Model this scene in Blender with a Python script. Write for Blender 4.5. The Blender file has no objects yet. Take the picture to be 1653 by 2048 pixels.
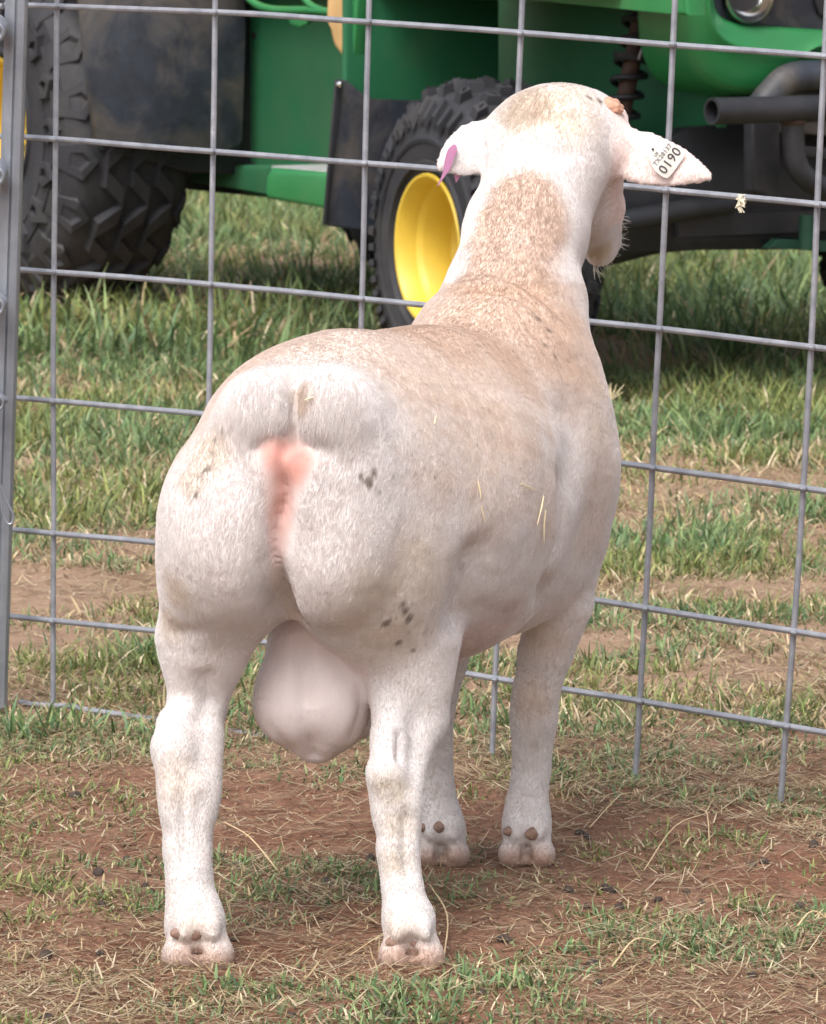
import bpy, bmesh, math, random
import numpy as np
from mathutils import Vector, Matrix, noise as mnoise
random.seed(7); rng = np.random.default_rng(7)
scene = bpy.context.scene; C = scene.collection
# ------------------------------------------------------------------ camera
FPX = 9100.0; CX, CY, YH = 826.5, 1024.0, -150.0      # focal length and horizon in pixels of the 1653x2048 photograph
TH = math.atan((CY - YH) / FPX); CAMH = .897
cam = bpy.data.cameras.new('camera'); camo = bpy.data.objects.new('camera', cam); C.objects.link(camo)
camo.location = (0, 0, CAMH); camo.rotation_euler = (math.pi/2 - TH, 0, 0)
cam.sensor_fit = 'HORIZONTAL'; cam.sensor_width = 36; cam.lens = 36*FPX/1653
cam.clip_start = .1; cam.clip_end = 3000
cam.dof.use_dof = True; cam.dof.focus_distance = 4.15; cam.dof.aperture_fstop = 40
scene.camera = camo
# ------------------------------------------------------------------ sky and sun (thin high cloud, sun high and slightly beyond the vehicle)
SUN_EL, SUN_AZ = math.radians(54), math.radians(158)      # azimuth from +Y towards -X
w = bpy.data.worlds.new('World'); scene.world = w; w.use_nodes = True
nt = w.node_tree; bg = nt.nodes['Background']
sky = nt.nodes.new('ShaderNodeTexSky'); sky.sky_type = 'NISHITA'; sky.sun_disc = False
sky.sun_elevation = SUN_EL; sky.sun_rotation = -SUN_AZ; sky.dust_density = 4; sky.air_density = 1.0; sky.ozone_density = .6
hsv = nt.nodes.new('ShaderNodeHueSaturation'); hsv.inputs['Saturation'].default_value = .35
nt.links.new(sky.outputs[0], hsv.inputs['Color']); nt.links.new(hsv.outputs[0], bg.inputs[0]); bg.inputs[1].default_value = .15
sl = bpy.data.lights.new('sun', 'SUN'); sl.energy = 1.5; sl.angle = math.radians(28); sl.color = (1, .965, .935)
so = bpy.data.objects.new('sun', sl); C.objects.link(so)
sd = Vector((-math.sin(SUN_AZ)*math.cos(SUN_EL), math.cos(SUN_AZ)*math.cos(SUN_EL), math.sin(SUN_EL)))
so.rotation_euler = sd.to_track_quat('Z', 'Y').to_euler()
scene.view_settings.view_transform = 'Standard'; scene.view_settings.look = 'None'
scene.view_settings.exposure = .76; scene.view_settings.gamma = 1; scene.view_settings.use_curve_mapping = False
scene.render.engine = 'CYCLES'

# ------------------------------------------------------------------ measuring helpers
CT, ST = math.cos(TH), math.sin(TH)
def ray(px, py):
    u, v = (px-CX)/FPX, (py-CY)/FPX
    return Vector((u, CT - v*ST, -ST - v*CT))
CAM = Vector((0, 0, CAMH))
def P(px, py, D): r = ray(px, py); return CAM + r*(D/r.y)
def G(px, py, z=0.): r = ray(px, py); return CAM + r*((z-CAMH)/r.z)
def on_plane(px, py, p0, n): r = ray(px, py); return CAM + r*((p0-CAM).dot(n)/r.dot(n))

# ------------------------------------------------------------------ materials
def lin(c): return tuple(((x/255)/12.92 if x/255 <= .04045 else ((x/255+.055)/1.055)**2.4) for x in c)
class N:
    def __init__(s, name):
        s.m = bpy.data.materials.new(name); s.m.use_nodes = True; s.t = s.m.node_tree
        s.b = s.t.nodes['Principled BSDF']
    def node(s, typ, **kw):
        n = s.t.nodes.new(typ)
        for k, v in kw.items():
            if k.startswith('i_'): n.inputs[k[2:].replace('_', ' ')].default_value = v
            else: setattr(n, k, v)
        return n
    def link(s, a, b): s.t.links.new(a, b)
    def noise(s, scale, detail=4, rough=.55, coord='Object', dist=0, vec=None):
        n = s.node('ShaderNodeTexNoise'); n.inputs['Scale'].default_value = scale; n.inputs['Detail'].default_value = detail
        n.inputs['Roughness'].default_value = rough; n.inputs['Distortion'].default_value = dist
        if vec is None: vec = s.coord(coord)
        s.link(vec, n.inputs['Vector']); return n.outputs['Fac']
    def coord(s, c='Object'):
        return s.node('ShaderNodeTexCoord').outputs[c]
    def mapping(s, scale, coord='Object', rot=(0, 0, 0)):
        m = s.node('ShaderNodeMapping'); m.inputs['Scale'].default_value = scale; m.inputs['Rotation'].default_value = rot
        s.link(s.coord(coord), m.inputs['Vector']); return m.outputs[0]
    def ramp(s, fac, stops):
        r = s.node('ShaderNodeValToRGB'); e = r.color_ramp.elements
        while len(e) < len(stops): e.new(.5)
        for k, (p, c) in zip(e, stops):
            k.position = p; k.color = (*c, 1) if len(c) == 3 else c
        s.link(fac, r.inputs[0]); return r.outputs[0]
    def mix(s, fac, a, b, mode='MIX'):
        m = s.node('ShaderNodeMix', data_type='RGBA', blend_type=mode)
        for sock, v in ((m.inputs[0], fac), (m.inputs[6], a), (m.inputs[7], b)):
            if hasattr(v, 'is_linked') or isinstance(v, bpy.types.NodeSocket): s.link(v, sock)
            elif isinstance(v, (int, float)): sock.default_value = v
            else: sock.default_value = (*v, 1) if len(v) == 3 else v
        return m.outputs[2]
    def attr(s, name, out='Color'):
        return s.node('ShaderNodeAttribute', attribute_name=name).outputs[out]
    def bump(s, fac, strength=.3, dist=.01):
        b = s.node('ShaderNodeBump'); b.inputs['Strength'].default_value = strength; b.inputs['Distance'].default_value = dist
        s.link(fac, b.inputs['Height']); s.link(b.outputs[0], s.b.inputs['Normal'])
    def done(s, col=None, rough=.6, metal=0., spec=None, **kw):
        if col is not None:
            if isinstance(col, bpy.types.NodeSocket): s.link(col, s.b.inputs['Base Color'])
            else: s.b.inputs['Base Color'].default_value = (*col, 1)
        if isinstance(rough, bpy.types.NodeSocket): s.link(rough, s.b.inputs['Roughness'])
        else: s.b.inputs['Roughness'].default_value = rough
        s.b.inputs['Metallic'].default_value = metal
        if spec is not None: s.b.inputs['Specular IOR Level'].default_value = spec
        for k, v in kw.items(): s.b.inputs[k.replace('_', ' ')].default_value = v
        return s.m
def simple(name, col, var=.15, scale=20, rough=.5, metal=0., bump=0., dirt=None, dirt_amt=.5, spec=None):
    n = N(name); f = n.noise(scale, 6, .6)
    lo = tuple(c*(1-var) for c in col); hi = tuple(min(1, c*(1+var)) for c in col)
    c = n.ramp(f, [(.3, lo), (.7, hi)])
    if dirt:
        d = n.noise(scale*.35, 8, .7, dist=.5); d2 = n.ramp(d, [(.45, (0, 0, 0)), (.75, (dirt_amt,)*3)])
        c = n.mix(d2, c, dirt)
    if bump: n.bump(n.noise(scale*8, 4), bump, .002)
    return n.done(c, rough, metal, spec)
M = {}
M['green'] = simple('green paint', (.019, .185, .055), .10, 9, .38, dirt=(.13, .22, .11), dirt_amt=.35)
M['green_plastic'] = simple('matt green plastic', (.010, .115, .046), .10, 5, .62, dirt=(.09, .13, .07), dirt_amt=.45)
M['green_dark'] = simple('dark green paint', (.008, .05, .028), .3, 12, .7)  # darker green for the frame rail and tow post
M['black'] = simple('black steel', (.011, .012, .016), .3, 15, .55, bump=.15, dirt=(.07, .06, .06), dirt_amt=.35)
M['flap'] = simple('dusty black plastic', (.026, .031, .044), .35, 18, .55, bump=.35, dirt=(.14, .115, .09), dirt_amt=.8)
M['rubber'] = simple('tyre rubber', (.022, .022, .027), .3, 14, .72, bump=.3, dirt=(.085, .075, .068), dirt_amt=.5)
M['yellow'] = simple('yellow paint', (.70, .49, .055), .07, 9, .45, dirt=(.30, .19, .06), dirt_amt=.3)
M['tan'] = simple('tan vinyl', (.62, .39, .17), .08, 12, .5)
M['rust'] = simple('rusty steel', (.055, .028, .02), .4, 40, .8, bump=.3)
M['chrome'] = simple('reflector chrome', (.75, .75, .75), .05, 12, .14, 1.)
def galv(name, c1, c2):
    n = N(name); f = n.noise(30, 6, .6); v = n.mapping((180, 180, 6)); g = n.noise(1, 3, .6, vec=v)
    c = n.ramp(f, [(.3, c1), (.7, c2)]); c = n.mix(n.ramp(g, [(.35, (.0,)*3), (.75, (.55,)*3)]), c, (.19, .19, .20))
    n.bump(g, .15, .001); return n.done(c, .42, .55)
M['galv'] = galv('galvanised steel', (.22, .24, .28), (.32, .34, .38))
n = N('galvanised wire'); f = n.noise(45, 5, .6)
c = n.ramp(f, [(.3, (.21, .22, .25)), (.72, (.36, .365, .40))])
f2 = n.noise(14, 6, .75); c = n.mix(n.ramp(f2, [(.60, (0,)*3), (.74, (.7,)*3)]), c, (.56, .57, .60))
n.bump(n.noise(260, 4), .2, .0006)
M['wire'] = n.done(c, .46, .45)
n = N('headlight lens'); M['lens'] = n.done((.9, .92, .95), .04, 0, .5, Transmission_Weight=1., IOR=1.45)
# ground
n = N('red dirt ground')
a = n.noise(2.2, 7, .6); b = n.noise(14, 8, .65, dist=.4); d = n.noise(90, 6, .7)
c = n.ramp(b, [(.25, (.20, .088, .054)), (.5, (.335, .165, .103)), (.75, (.47, .28, .19))])
c = n.mix(n.ramp(a, [(.4, (0,)*3), (.65, (.45,)*3)]), c, (.42, .26, .18))
c = n.mix(n.ramp(d, [(.35, (.55,)*3), (.55, (0,)*3)]), c, (.11, .06, .042))
sep = n.node('ShaderNodeSeparateXYZ'); n.link(n.coord('Object'), sep.inputs[0]); mr = n.node('ShaderNodeMapRange'); n.link(sep.outputs[1], mr.inputs[0])
mr.inputs[1].default_value = 4.7; mr.inputs[2].default_value = 5.4; mr.inputs[4].default_value = .6; c = n.mix(mr.outputs[0], c, (.60, .42, .295))   # sandier soil beyond the fence
far = n.attr('far'); c = n.mix(far, c, n.mix(n.noise(1.1, 5), (.10, .16, .045), (.26, .23, .10)))
n.bump(d, 1., .016)
M['ground'] = n.done(c, .92, 0, .15)
def leafmat(name):
    n = N(name); c = n.attr('col'); f = n.noise(300, 2)
    c = n.mix(.35, c, n.mix(f, (.4, .4, .4), (.6, .6, .6)), 'OVERLAY')
    m = n.done(c, .5, 0, .3); tr = n.node('ShaderNodeBsdfTranslucent'); n.link(c, tr.inputs[0])
    ms = n.node('ShaderNodeMixShader'); ms.inputs[0].default_value = .3
    out = n.t.nodes['Material Output']; n.link(n.b.outputs[0], ms.inputs[1]); n.link(tr.outputs[0], ms.inputs[2]); n.link(ms.outputs[0], out.inputs[0])
    return m
M['grass'] = leafmat('grass blades'); M['straw'] = leafmat('dry straw')
M['dropping'] = simple('dark dropping', (.050, .034, .026), .4, 150, .75, bump=.5)
M['clod'] = simple('dirt clod', (.22, .115, .075), .3, 100, .95, bump=.6)

# ------------------------------------------------------------------ object helpers
def tag(o, label=None, cat=None, group=None, kind=None):
    if label: o['label'] = label
    if cat: o['category'] = cat
    if group: o['group'] = group
    if kind: o['kind'] = kind
    return o
def empty(name, loc, label, cat, group=None, rz=0):
    o = bpy.data.objects.new(name, None); C.objects.link(o); o.location = loc; o.rotation_euler = (0, 0, rz)
    o.empty_display_size = .05; return tag(o, label, cat, group)
def mesh_obj(name, verts, faces, m, parent=None, smooth=False):
    me = bpy.data.meshes.new(name)
    me.from_pydata([tuple(v) for v in verts], [], faces); me.validate(); me.update()
    me.materials.append(m)
    if smooth: me.shade_smooth()
    o = bpy.data.objects.new(name, me); C.objects.link(o)
    if parent: o.parent = parent; o.matrix_parent_inverse = parent.matrix_world.inverted() if False else o.matrix_parent_inverse
    return o
def bm_obj(name, bm, m, parent=None, smooth=True, angle=35):
    bmesh.ops.recalc_face_normals(bm, faces=bm.faces)
    me = bpy.data.meshes.new(name); bm.to_mesh(me); bm.free(); me.materials.append(m)
    if smooth:
        me.shade_smooth()
        me.set_sharp_from_angle(angle=math.radians(angle))
    o = bpy.data.objects.new(name, me); C.objects.link(o)
    if parent: o.parent = parent
    return o
def fast_mesh(name, V, F, m, cols=None, parent=None, k=4, smooth=False):
    """V (n,3), F (m,k) numpy"""
    me = bpy.data.meshes.new(name); nv, nf = len(V), len(F)
    me.vertices.add(nv); me.vertices.foreach_set('co', np.ascontiguousarray(V, np.float32).ravel())
    me.loops.add(nf*k); me.loops.foreach_set('vertex_index', np.ascontiguousarray(F, np.int32).ravel())
    me.polygons.add(nf); me.polygons.foreach_set('loop_start', np.arange(nf, dtype=np.int32)*k)
    me.update(calc_edges=True)
    if cols is not None:
        a = me.color_attributes.new('col', 'FLOAT_COLOR', 'POINT'); c4 = np.ones((nv, 4), np.float32); c4[:, :3] = cols
        a.data.foreach_set('color', c4.ravel())
    if smooth: me.shade_smooth()
    me.materials.append(m); o = bpy.data.objects.new(name, me); C.objects.link(o)
    if parent: o.parent = parent
    return o
def frame_for(t):
    t = t.normalized(); a = Vector((0, 0, 1)) if abs(t.z) < .9 else Vector((1, 0, 0))
    x = t.cross(a).normalized(); return x, t.cross(x).normalized()
def tube(bm, pts, r, seg=12, cap=True, hollow=False):
    pts = [Vector(p) for p in pts]; rs = r if isinstance(r, (list, tuple)) else [r]*len(pts); rings = []; x = None
    for i, p in enumerate(pts):
        t = (pts[min(i+1, len(pts)-1)] - pts[max(i-1, 0)]).normalized()
        if x is None: x, y = frame_for(t)
        else: x = (x - t*x.dot(t)).normalized(); y = t.cross(x)
        rings.append([bm.verts.new(p + (x*math.cos(2*math.pi*k/seg) + y*math.sin(2*math.pi*k/seg))*rs[i]) for k in range(seg)])
    for a, b in zip(rings, rings[1:]):
        for k in range(seg): bm.faces.new((a[k], a[(k+1) % seg], b[(k+1) % seg], b[k]))
    if cap:
        bm.faces.new(rings[0][::-1]); bm.faces.new(rings[-1])
    return rings
def bez(pts, n=8):
    """Catmull-Rom through the points"""
    pts = [Vector(p) for p in pts]; q = [pts[0]*2-pts[1]] + pts + [pts[-1]*2-pts[-2]]; out = []
    for i in range(1, len(q)-2):
        for k in range(n):
            t = k/n; a, b, c, d = q[i-1:i+3]
            out.append(.5*((2*b) + (c-a)*t + (2*a-5*b+4*c-d)*t*t + (3*b-a-3*c+d)*t**3))
    out.append(pts[-1]); return out
def prism(bm, poly, off, bevel=0.):
    """poly: list of Vector (planar), off: thickness vector"""
    a = [bm.verts.new(p) for p in poly]; b = [bm.verts.new(p+off) for p in poly]; n = len(poly)
    fs = [bm.faces.new(a), bm.faces.new(b[::-1])]
    for i in range(n): bm.faces.new((a[i], b[i], b[(i+1) % n], a[(i+1) % n]))
    if bevel:
        es = [e for f in fs for e in f.edges]
        bmesh.ops.bevel(bm, geom=es, offset=bevel, segments=3, affect='EDGES', profile=.5)
def box(bm, c, ax, ay, az, bevel=0.):
    c = Vector(c); vs = [bm.verts.new(c + ax*sx + ay*sy + az*sz) for sx in (-1, 1) for sy in (-1, 1) for sz in (-1, 1)]
    fs = [(0, 1, 3, 2), (4, 6, 7, 5), (0, 4, 5, 1), (2, 3, 7, 6), (0, 2, 6, 4), (1, 5, 7, 3)]
    faces = [bm.faces.new([vs[i] for i in f]) for f in fs]
    if bevel:
        es = list({e for f in faces for e in f.edges}); bmesh.ops.bevel(bm, geom=es, offset=bevel, segments=2, affect='EDGES')

# ================================================================== GROUND
def vnoise(X, Y, scale, seed):
    """vectorised smooth value noise"""
    x = X*scale + seed*17.3; y = Y*scale + seed*9.1
    xi = np.floor(x).astype(np.int64); yi = np.floor(y).astype(np.int64); fx = x-xi; fy = y-yi
    fx = fx*fx*(3-2*fx); fy = fy*fy*(3-2*fy)
    def hsh(a, b):
        h = (a*374761393 + b*668265263 + seed*974634777) & 0xffffffff
        h = ((h ^ (h >> 13))*1274126177) & 0xffffffff
        return ((h ^ (h >> 16)) & 0xffff)/65535.
    return (hsh(xi, yi)*(1-fx)*(1-fy) + hsh(xi+1, yi)*fx*(1-fy) + hsh(xi, yi+1)*(1-fx)*fy + hsh(xi+1, yi+1)*fx*fy)
def fbm(X, Y, scale, seed, octv=4):
    s = 0; a = .5; t = 0
    for k in range(octv): s = s + a*vnoise(X, Y, scale*2**k, seed+k); t += a; a *= .5
    return s/t
HOOVES = []
def gz(X, Y):
    X = np.asarray(X, float); Y = np.asarray(Y, float)
    near = 1/(1+np.exp((Y-7)*1.5))
    z = (fbm(X, Y, 5, 3, 4)-.5)*.022*near + (fbm(X, Y, 38, 8, 3)-.5)*.010*near
    z = z + (fbm(X, Y, .9, 5, 3)-.5)*.03*(1-near)*np.exp(-np.maximum(0, Y-12)/30)
    z = z + .05*np.exp(-(((X+.80)/.8)**2 + ((Y-10.3)/1.0)**2))          # slight rise under the rear wheel
    z = z - .034*np.exp(-(((X-.14)/.28)**2 + ((Y-8.72)/.28)**2))
    for hx, hy in HOOVES: 
        k = np.exp(-(((X-hx)**2+(Y-hy)**2)/.045**2)); z = z*(1-k)
    return z - .004
for px, py in ((393, 1935), (822, 1935), (884, 1726), (1054, 1726)):
    p = G(px, py); HOOVES.append((p.x, p.y))
def axis(parts):
    out = []
    for a, b, s in parts: out += list(np.arange(a, b, s))
    return out
gx = [-600, -300, -120, -50, -25, -14, -8, -5, -3.5] + axis([(-2.6, -.8, .06), (-.8, .8, .0085), (.8, 2.6, .06)]) + [2.6, 3.5, 5, 8, 14, 25, 50, 120, 300, 600]
gy = [-600, -200, -60, -20, -8, -3, 0, 1.5] + axis([(2.4, 3.5, .05), (3.5, 5.6, .0085), (5.6, 12, .04), (12, 20, .3)]) + [20, 24, 30, 40, 60, 100, 200, 500, 1200]
GX, GY = np.meshgrid(np.array(gx, float), np.array(gy, float)); nx = len(gx)
V = np.stack([GX.ravel(), GY.ravel(), gz(GX, GY).ravel()], 1)
ii, jj = np.meshgrid(np.arange(nx-1), np.arange(len(gy)-1)); b0 = (jj*nx+ii).ravel()
F = np.stack([b0, b0+1, b0+nx+1, b0+nx], 1)
ground = fast_mesh('ground', V, F, M['ground'], smooth=True)
fa = ground.data.attributes.new('far', 'FLOAT', 'POINT')
fa.data.foreach_set('value', np.clip((V[:, 1]-14)/8, 0, .9).astype(np.float32))
tag(ground, kind='structure')

# ================================================================== FENCE (wire panel: every crossing lies on one plane)
FO = G(107, 1408); FU = (G(1565, 1606)-FO).normalized(); FV = Vector((-.0429, 0, -1)).normalized()
FN = FU.cross(FV).normalized()
cross = {(0,0):(112,12),(1,0):(430,24),(2,0):(738,43),(3,0):(1042,66),(4,0):(1347,88),(5,0):(1651,112),
(0,1):(110,278),(1,1):(425,302),(2,1):(731,326),(3,1):(1030,352),(4,1):(1333,380),(5,1):(1637,409),
(0,2):(108,543),(1,2):(421,568),(2,2):(724,597),(3,2):(1018,626),(4,2):(1320,657),(5,2):(1625,694),
(0,3):(107,802),(1,3):(417,829),(2,3):(716,860),(3,3):(1007,896),(4,3):(1307,935),(5,3):(1608,976),
(0,4):(107,1067),(1,4):(412,1094),(2,4):(708,1130),(3,4):(998,1172),(4,4):(1292,1216),(5,4):(1590,1264),
(0,5):(106,1242),(1,5):(407,1271),(2,5):(701,1309),(3,5):(991,1358),(4,5):(1281,1402),(5,5):(1575,1452)}
W = {k: on_plane(v[0], v[1], FO, FN) for k, v in cross.items()}
for j in range(6):                                     # further columns to either side and rows above, by extrapolation
    for i in range(6, 10): W[(i, j)] = W[(5, j)]*(i-4) - W[(4, j)]*(i-5)
    W[(-1, j)] = W[(0, j)] + (W[(0, j)]-W[(1, j)])*.33
for i in range(-1, 10):
    d = W[(i, 0)]-W[(i, 1)]
    for k in (1, 2, 3): W[(i, -k)] = W[(i, 0)] + d*k
panel = empty('wire_panel', (W[(4, 5)].x, W[(4, 5)].y, 0), 'silver welded wire livestock panel standing between the ram and the green vehicle', 'fence')
panel_loc = panel.location.copy()
def local(pts, o): return [Vector(p)-o for p in pts]
def wavy(pts, amp):
    out = []
    for i, p in enumerate(bez(pts, 4)):
        out.append(p + Vector((mnoise.noise(p*6)*amp, 0, mnoise.noise(p*6+Vector((9, 3, 1)))*amp)))
    return out
HW = .0034
for j in range(-3, 6):
    bm = bmesh.new(); tube(bm, local(wavy([W[(i, j)] + FN*.0 for i in range(-1, 10)], .0012), panel_loc), HW, 10)
    for i in range(0, 10):                             # little weld bulges at the crossings
        c = W[(i, j)]-panel_loc; tube(bm, [c-FU*.005-Vector((0, .0025, 0)), c-FU*.002-Vector((0, .0045, 0)), c+FU*.002-Vector((0, .0045, 0)), c+FU*.005-Vector((0, .0025, 0))], [.001, .0034, .0034, .001], 8)
    bm_obj('horizontal_wire', bm, M['wire'], panel)
foot = {0: 1408, 1: 1440, 2: 1475, 3: 1508, 4: 1550, 5: 1604}
for i in range(0, 10):
    last = W[(i, 5)]+(W[(i, 5)]-W[(i, 4)])*.84
    if i in foot:
        px = cross[(i, 5)][0] + (cross[(i, 5)][0]-cross[(i, 4)][0])*.8; last = on_plane(px, foot[i], FO, FN)
    pts = [W[(i, j)] for j in range(-3, 6)] + [last]
    bm = bmesh.new(); tube(bm, local([p + Vector((0, .0062, 0)) for p in wavy(pts, .001)], panel_loc), HW*.97, 10)
    bm_obj('vertical_wire', bm, M['wire'], panel)
# lowest wire, only the left piece shows above the dirt
bm = bmesh.new(); gp = [on_plane(x, y, FO, FN) for x, y in ((40, 1404), (60, 1409), (106, 1412), (148, 1413), (160, 1418), (300, 1438), (420, 1456), (700, 1500))]
tube(bm, local([p-Vector((0, .0, .0)) for p in gp], panel_loc), HW, 10); bm_obj('horizontal_wire', bm, M['wire'], panel)
# wool tuft caught on the wire
wp = on_plane(1484, 397, FO, FN)
bm = bmesh.new(); random.seed(3)
for k in range(90):
    a = Vector((random.gauss(0, .002), random.gauss(-.004, .002), random.gauss(.0, .0025)))
    b = a + Vector((random.gauss(0, .0022), random.gauss(0, .002), random.gauss(-.003, .0028)))
    tube(bm, [a, (a+b)/2+Vector((random.gauss(0, .002), 0, random.gauss(0, .001))), b], .0011, 5)
for k in range(8): tube(bm, [Vector((random.gauss(0, .0015), -.004, -.004)), Vector((random.gauss(-.002, .002), -.004, -.011)), Vector((random.gauss(-.001, .002), -.004, -.018))], .0009, 5)
o = bm_obj('wool_tuft', bm, simple('wool', (.72, .66, .52), .1, 60, .9)); o.location = wp; o.scale = (.72, .72, .78)
tag(o, 'small cream tuft of wool caught on the fence wire below the tagged ear', 'wool')
# ------------------------------------------------ post
ptop = P(46, -420, 5.17); pbot = P(-8, 1412, 5.20)
post = empty('fence_post', (pbot.x, pbot.y, 0), 'upright grey galvanised steel post with clamps at the left edge', 'post')
pd = (ptop-pbot).normalized(); px_ = Vector((1, 0, 0)); px_ = (px_-pd*px_.dot(pd)).normalized(); py_ = pd.cross(px_)
L = post.location.copy(); prof = []
hw = .0125
sec = [(-hw, -.008), (-hw*.35, -.013), (-.001, -.0135), (.0005, -.0115), (.002, -.0135), (hw*.8, -.0125), (hw, -.009), (hw, .008), (hw*.7, .012), (-hw*.7, .012), (-hw, .008)]
bm = bmesh.new(); rings = []
NS = 24
for k in range(NS+1):
    c = pbot + (ptop-pbot)*k/NS - L; rings.append([bm.verts.new(c + px_*a + py_*(-b)*-1) for a, b in sec])
for a, b in zip(rings, rings[1:]):
    for k in range(len(sec)): bm.faces.new((a[k], a[(k+1) % len(sec)], b[(k+1) % len(sec)], b[k]))
bm.faces.new(rings[-1]); bm.faces.new(rings[0][::-1])
bm_obj('post_rail', bm, M['galv'], post, angle=25)
for cy_, s in ((60, 1.), (348, 1.), (608, .85), (800, .5)):
    c = P(-6, cy_, 5.15)-L
    bm = bmesh.new()
    tube(bm, [c+Vector((-.03, 0, .004)), c+Vector((-.004, -.003, .002)), c+Vector((.004, -.004, .001)), c+Vector((.010, -.004, 0)), c+Vector((.0125, -.004, -.001))], [.017*s, .018*s, .016*s, .010*s, .003*s], 16)
    tube(bm, bez([c+Vector((-.03, -.012, .012)), c+Vector((.002, -.017, .008)), c+Vector((.008, -.017, -.004)), c+Vector((-.004, -.016, -.014)), c+Vector((-.03, -.01, -.016))], 5), .003*s, 8)
    bm_obj('clamp', bm, M['galv'], post)
bm = bmesh.new(); hk = [P(x, y, 5.14)-L for x, y in ((-12, 960), (0, 985), (3, 1000), (5, 1025), (14, 1046), (24, 1046), (27, 1030), (18, 1012), (7, 990), (2, 970))]
tube(bm, bez(hk, 5), .0014, 6); bm_obj('wire_hook', bm, M['galv'], post)
# wires of the next panel, left of the post
nxt = empty('wire_panel', (P(-200, 1400, 5.22).x, 5.22, 0), 'wire panel end reaching in from the left edge behind the post', 'fence')
for y in (272, 800-260, 12, 795, 1058, 1236):
    bm = bmesh.new(); tube(bm, [P(-900, y-40, 5.6)-nxt.location, P(6, y, 5.215)-nxt.location], HW, 10); bm_obj('horizontal_wire', bm, M['wire'], nxt)
for x in (-280, -560, -840):
    bm = bmesh.new(); tube(bm, [P(x, -300, 5.21-x*.0004)-nxt.location, P(x, 1400, 5.21-x*.0004)-nxt.location], HW, 10); bm_obj('vertical_wire', bm, M['wire'], nxt)

# ================================================================== VEHICLE
VY = math.radians(31.7)
VO = Vector((.157, 8.7, 0)); VF = Vector((math.sin(VY), -math.cos(VY), 0)); VN = Vector((-math.cos(VY), -math.sin(VY), 0)); VZ = Vector((0, 0, 1))
veh = empty('utility_vehicle', VO, 'green and yellow utility vehicle with knobby black tyres parked behind the wire fence', 'vehicle', rz=0)
def v3(s, t, z): return VF*s + VN*t + VZ*z           # local to veh
def side(px, py, t): return on_plane(px, py, VO+VN*t, VN)-VO
def front(px, py, s): return on_plane(px, py, VO+VF*s, VF)-VO
def sidepanel(name, pts, t, th, m, bevel=.006, sub=False):
    bm = bmesh.new(); prism(bm, [side(x, y, t) for x, y in pts], -VN*th, bevel); return bm_obj(name, bm, m, veh, angle=50)
def frontpanel(name, pts, s, th, m, bevel=.006):
    bm = bmesh.new(); prism(bm, [front(x, y, s) for x, y in pts], -VF*th, bevel); return bm_obj(name, bm, m, veh, angle=50)
def revolve(bm, prof, A, U, Wv, c, seg=72):
    """prof: (axial, radius)"""
    rings = []
    for a, r in prof:
        rings.append([bm.verts.new(c + A*a + (U*math.cos(2*math.pi*k/seg)+Wv*math.sin(2*math.pi*k/seg))*r) for k in range(seg)])
    for p, q in zip(rings, rings[1:]):
        for k in range(seg): bm.faces.new((p[k], p[(k+1) % seg], q[(k+1) % seg], q[k]))
    return rings
def lug(bm, fr, a0, th0, la, lt, h, r0, skew=0., taper=.78, drop=None):
    """tread block: centre (axial a0, angle th0), half axial la, half tangential lt (metres), height h above radius r0(a)"""
    A, U, Wv, c = fr; vs = []
    for lev, tp in ((-.004, 1.), (h, taper)):
        for sa, st in ((-1, -1), (1, -1), (1, 1), (-1, 1)):
            a = a0 + sa*la*tp; th = th0 + (st*lt*tp + sa*skew)/r0(a0); r = r0(a) + lev
            vs.append(bm.verts.new(c + A*a + (U*math.cos(th)+Wv*math.sin(th))*r))
    bm.faces.new(vs[4:8])
    for k in range(4): bm.faces.new((vs[k], vs[(k+1) % 4], vs[4+(k+1) % 4], vs[4+k]))
    return vs
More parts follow.
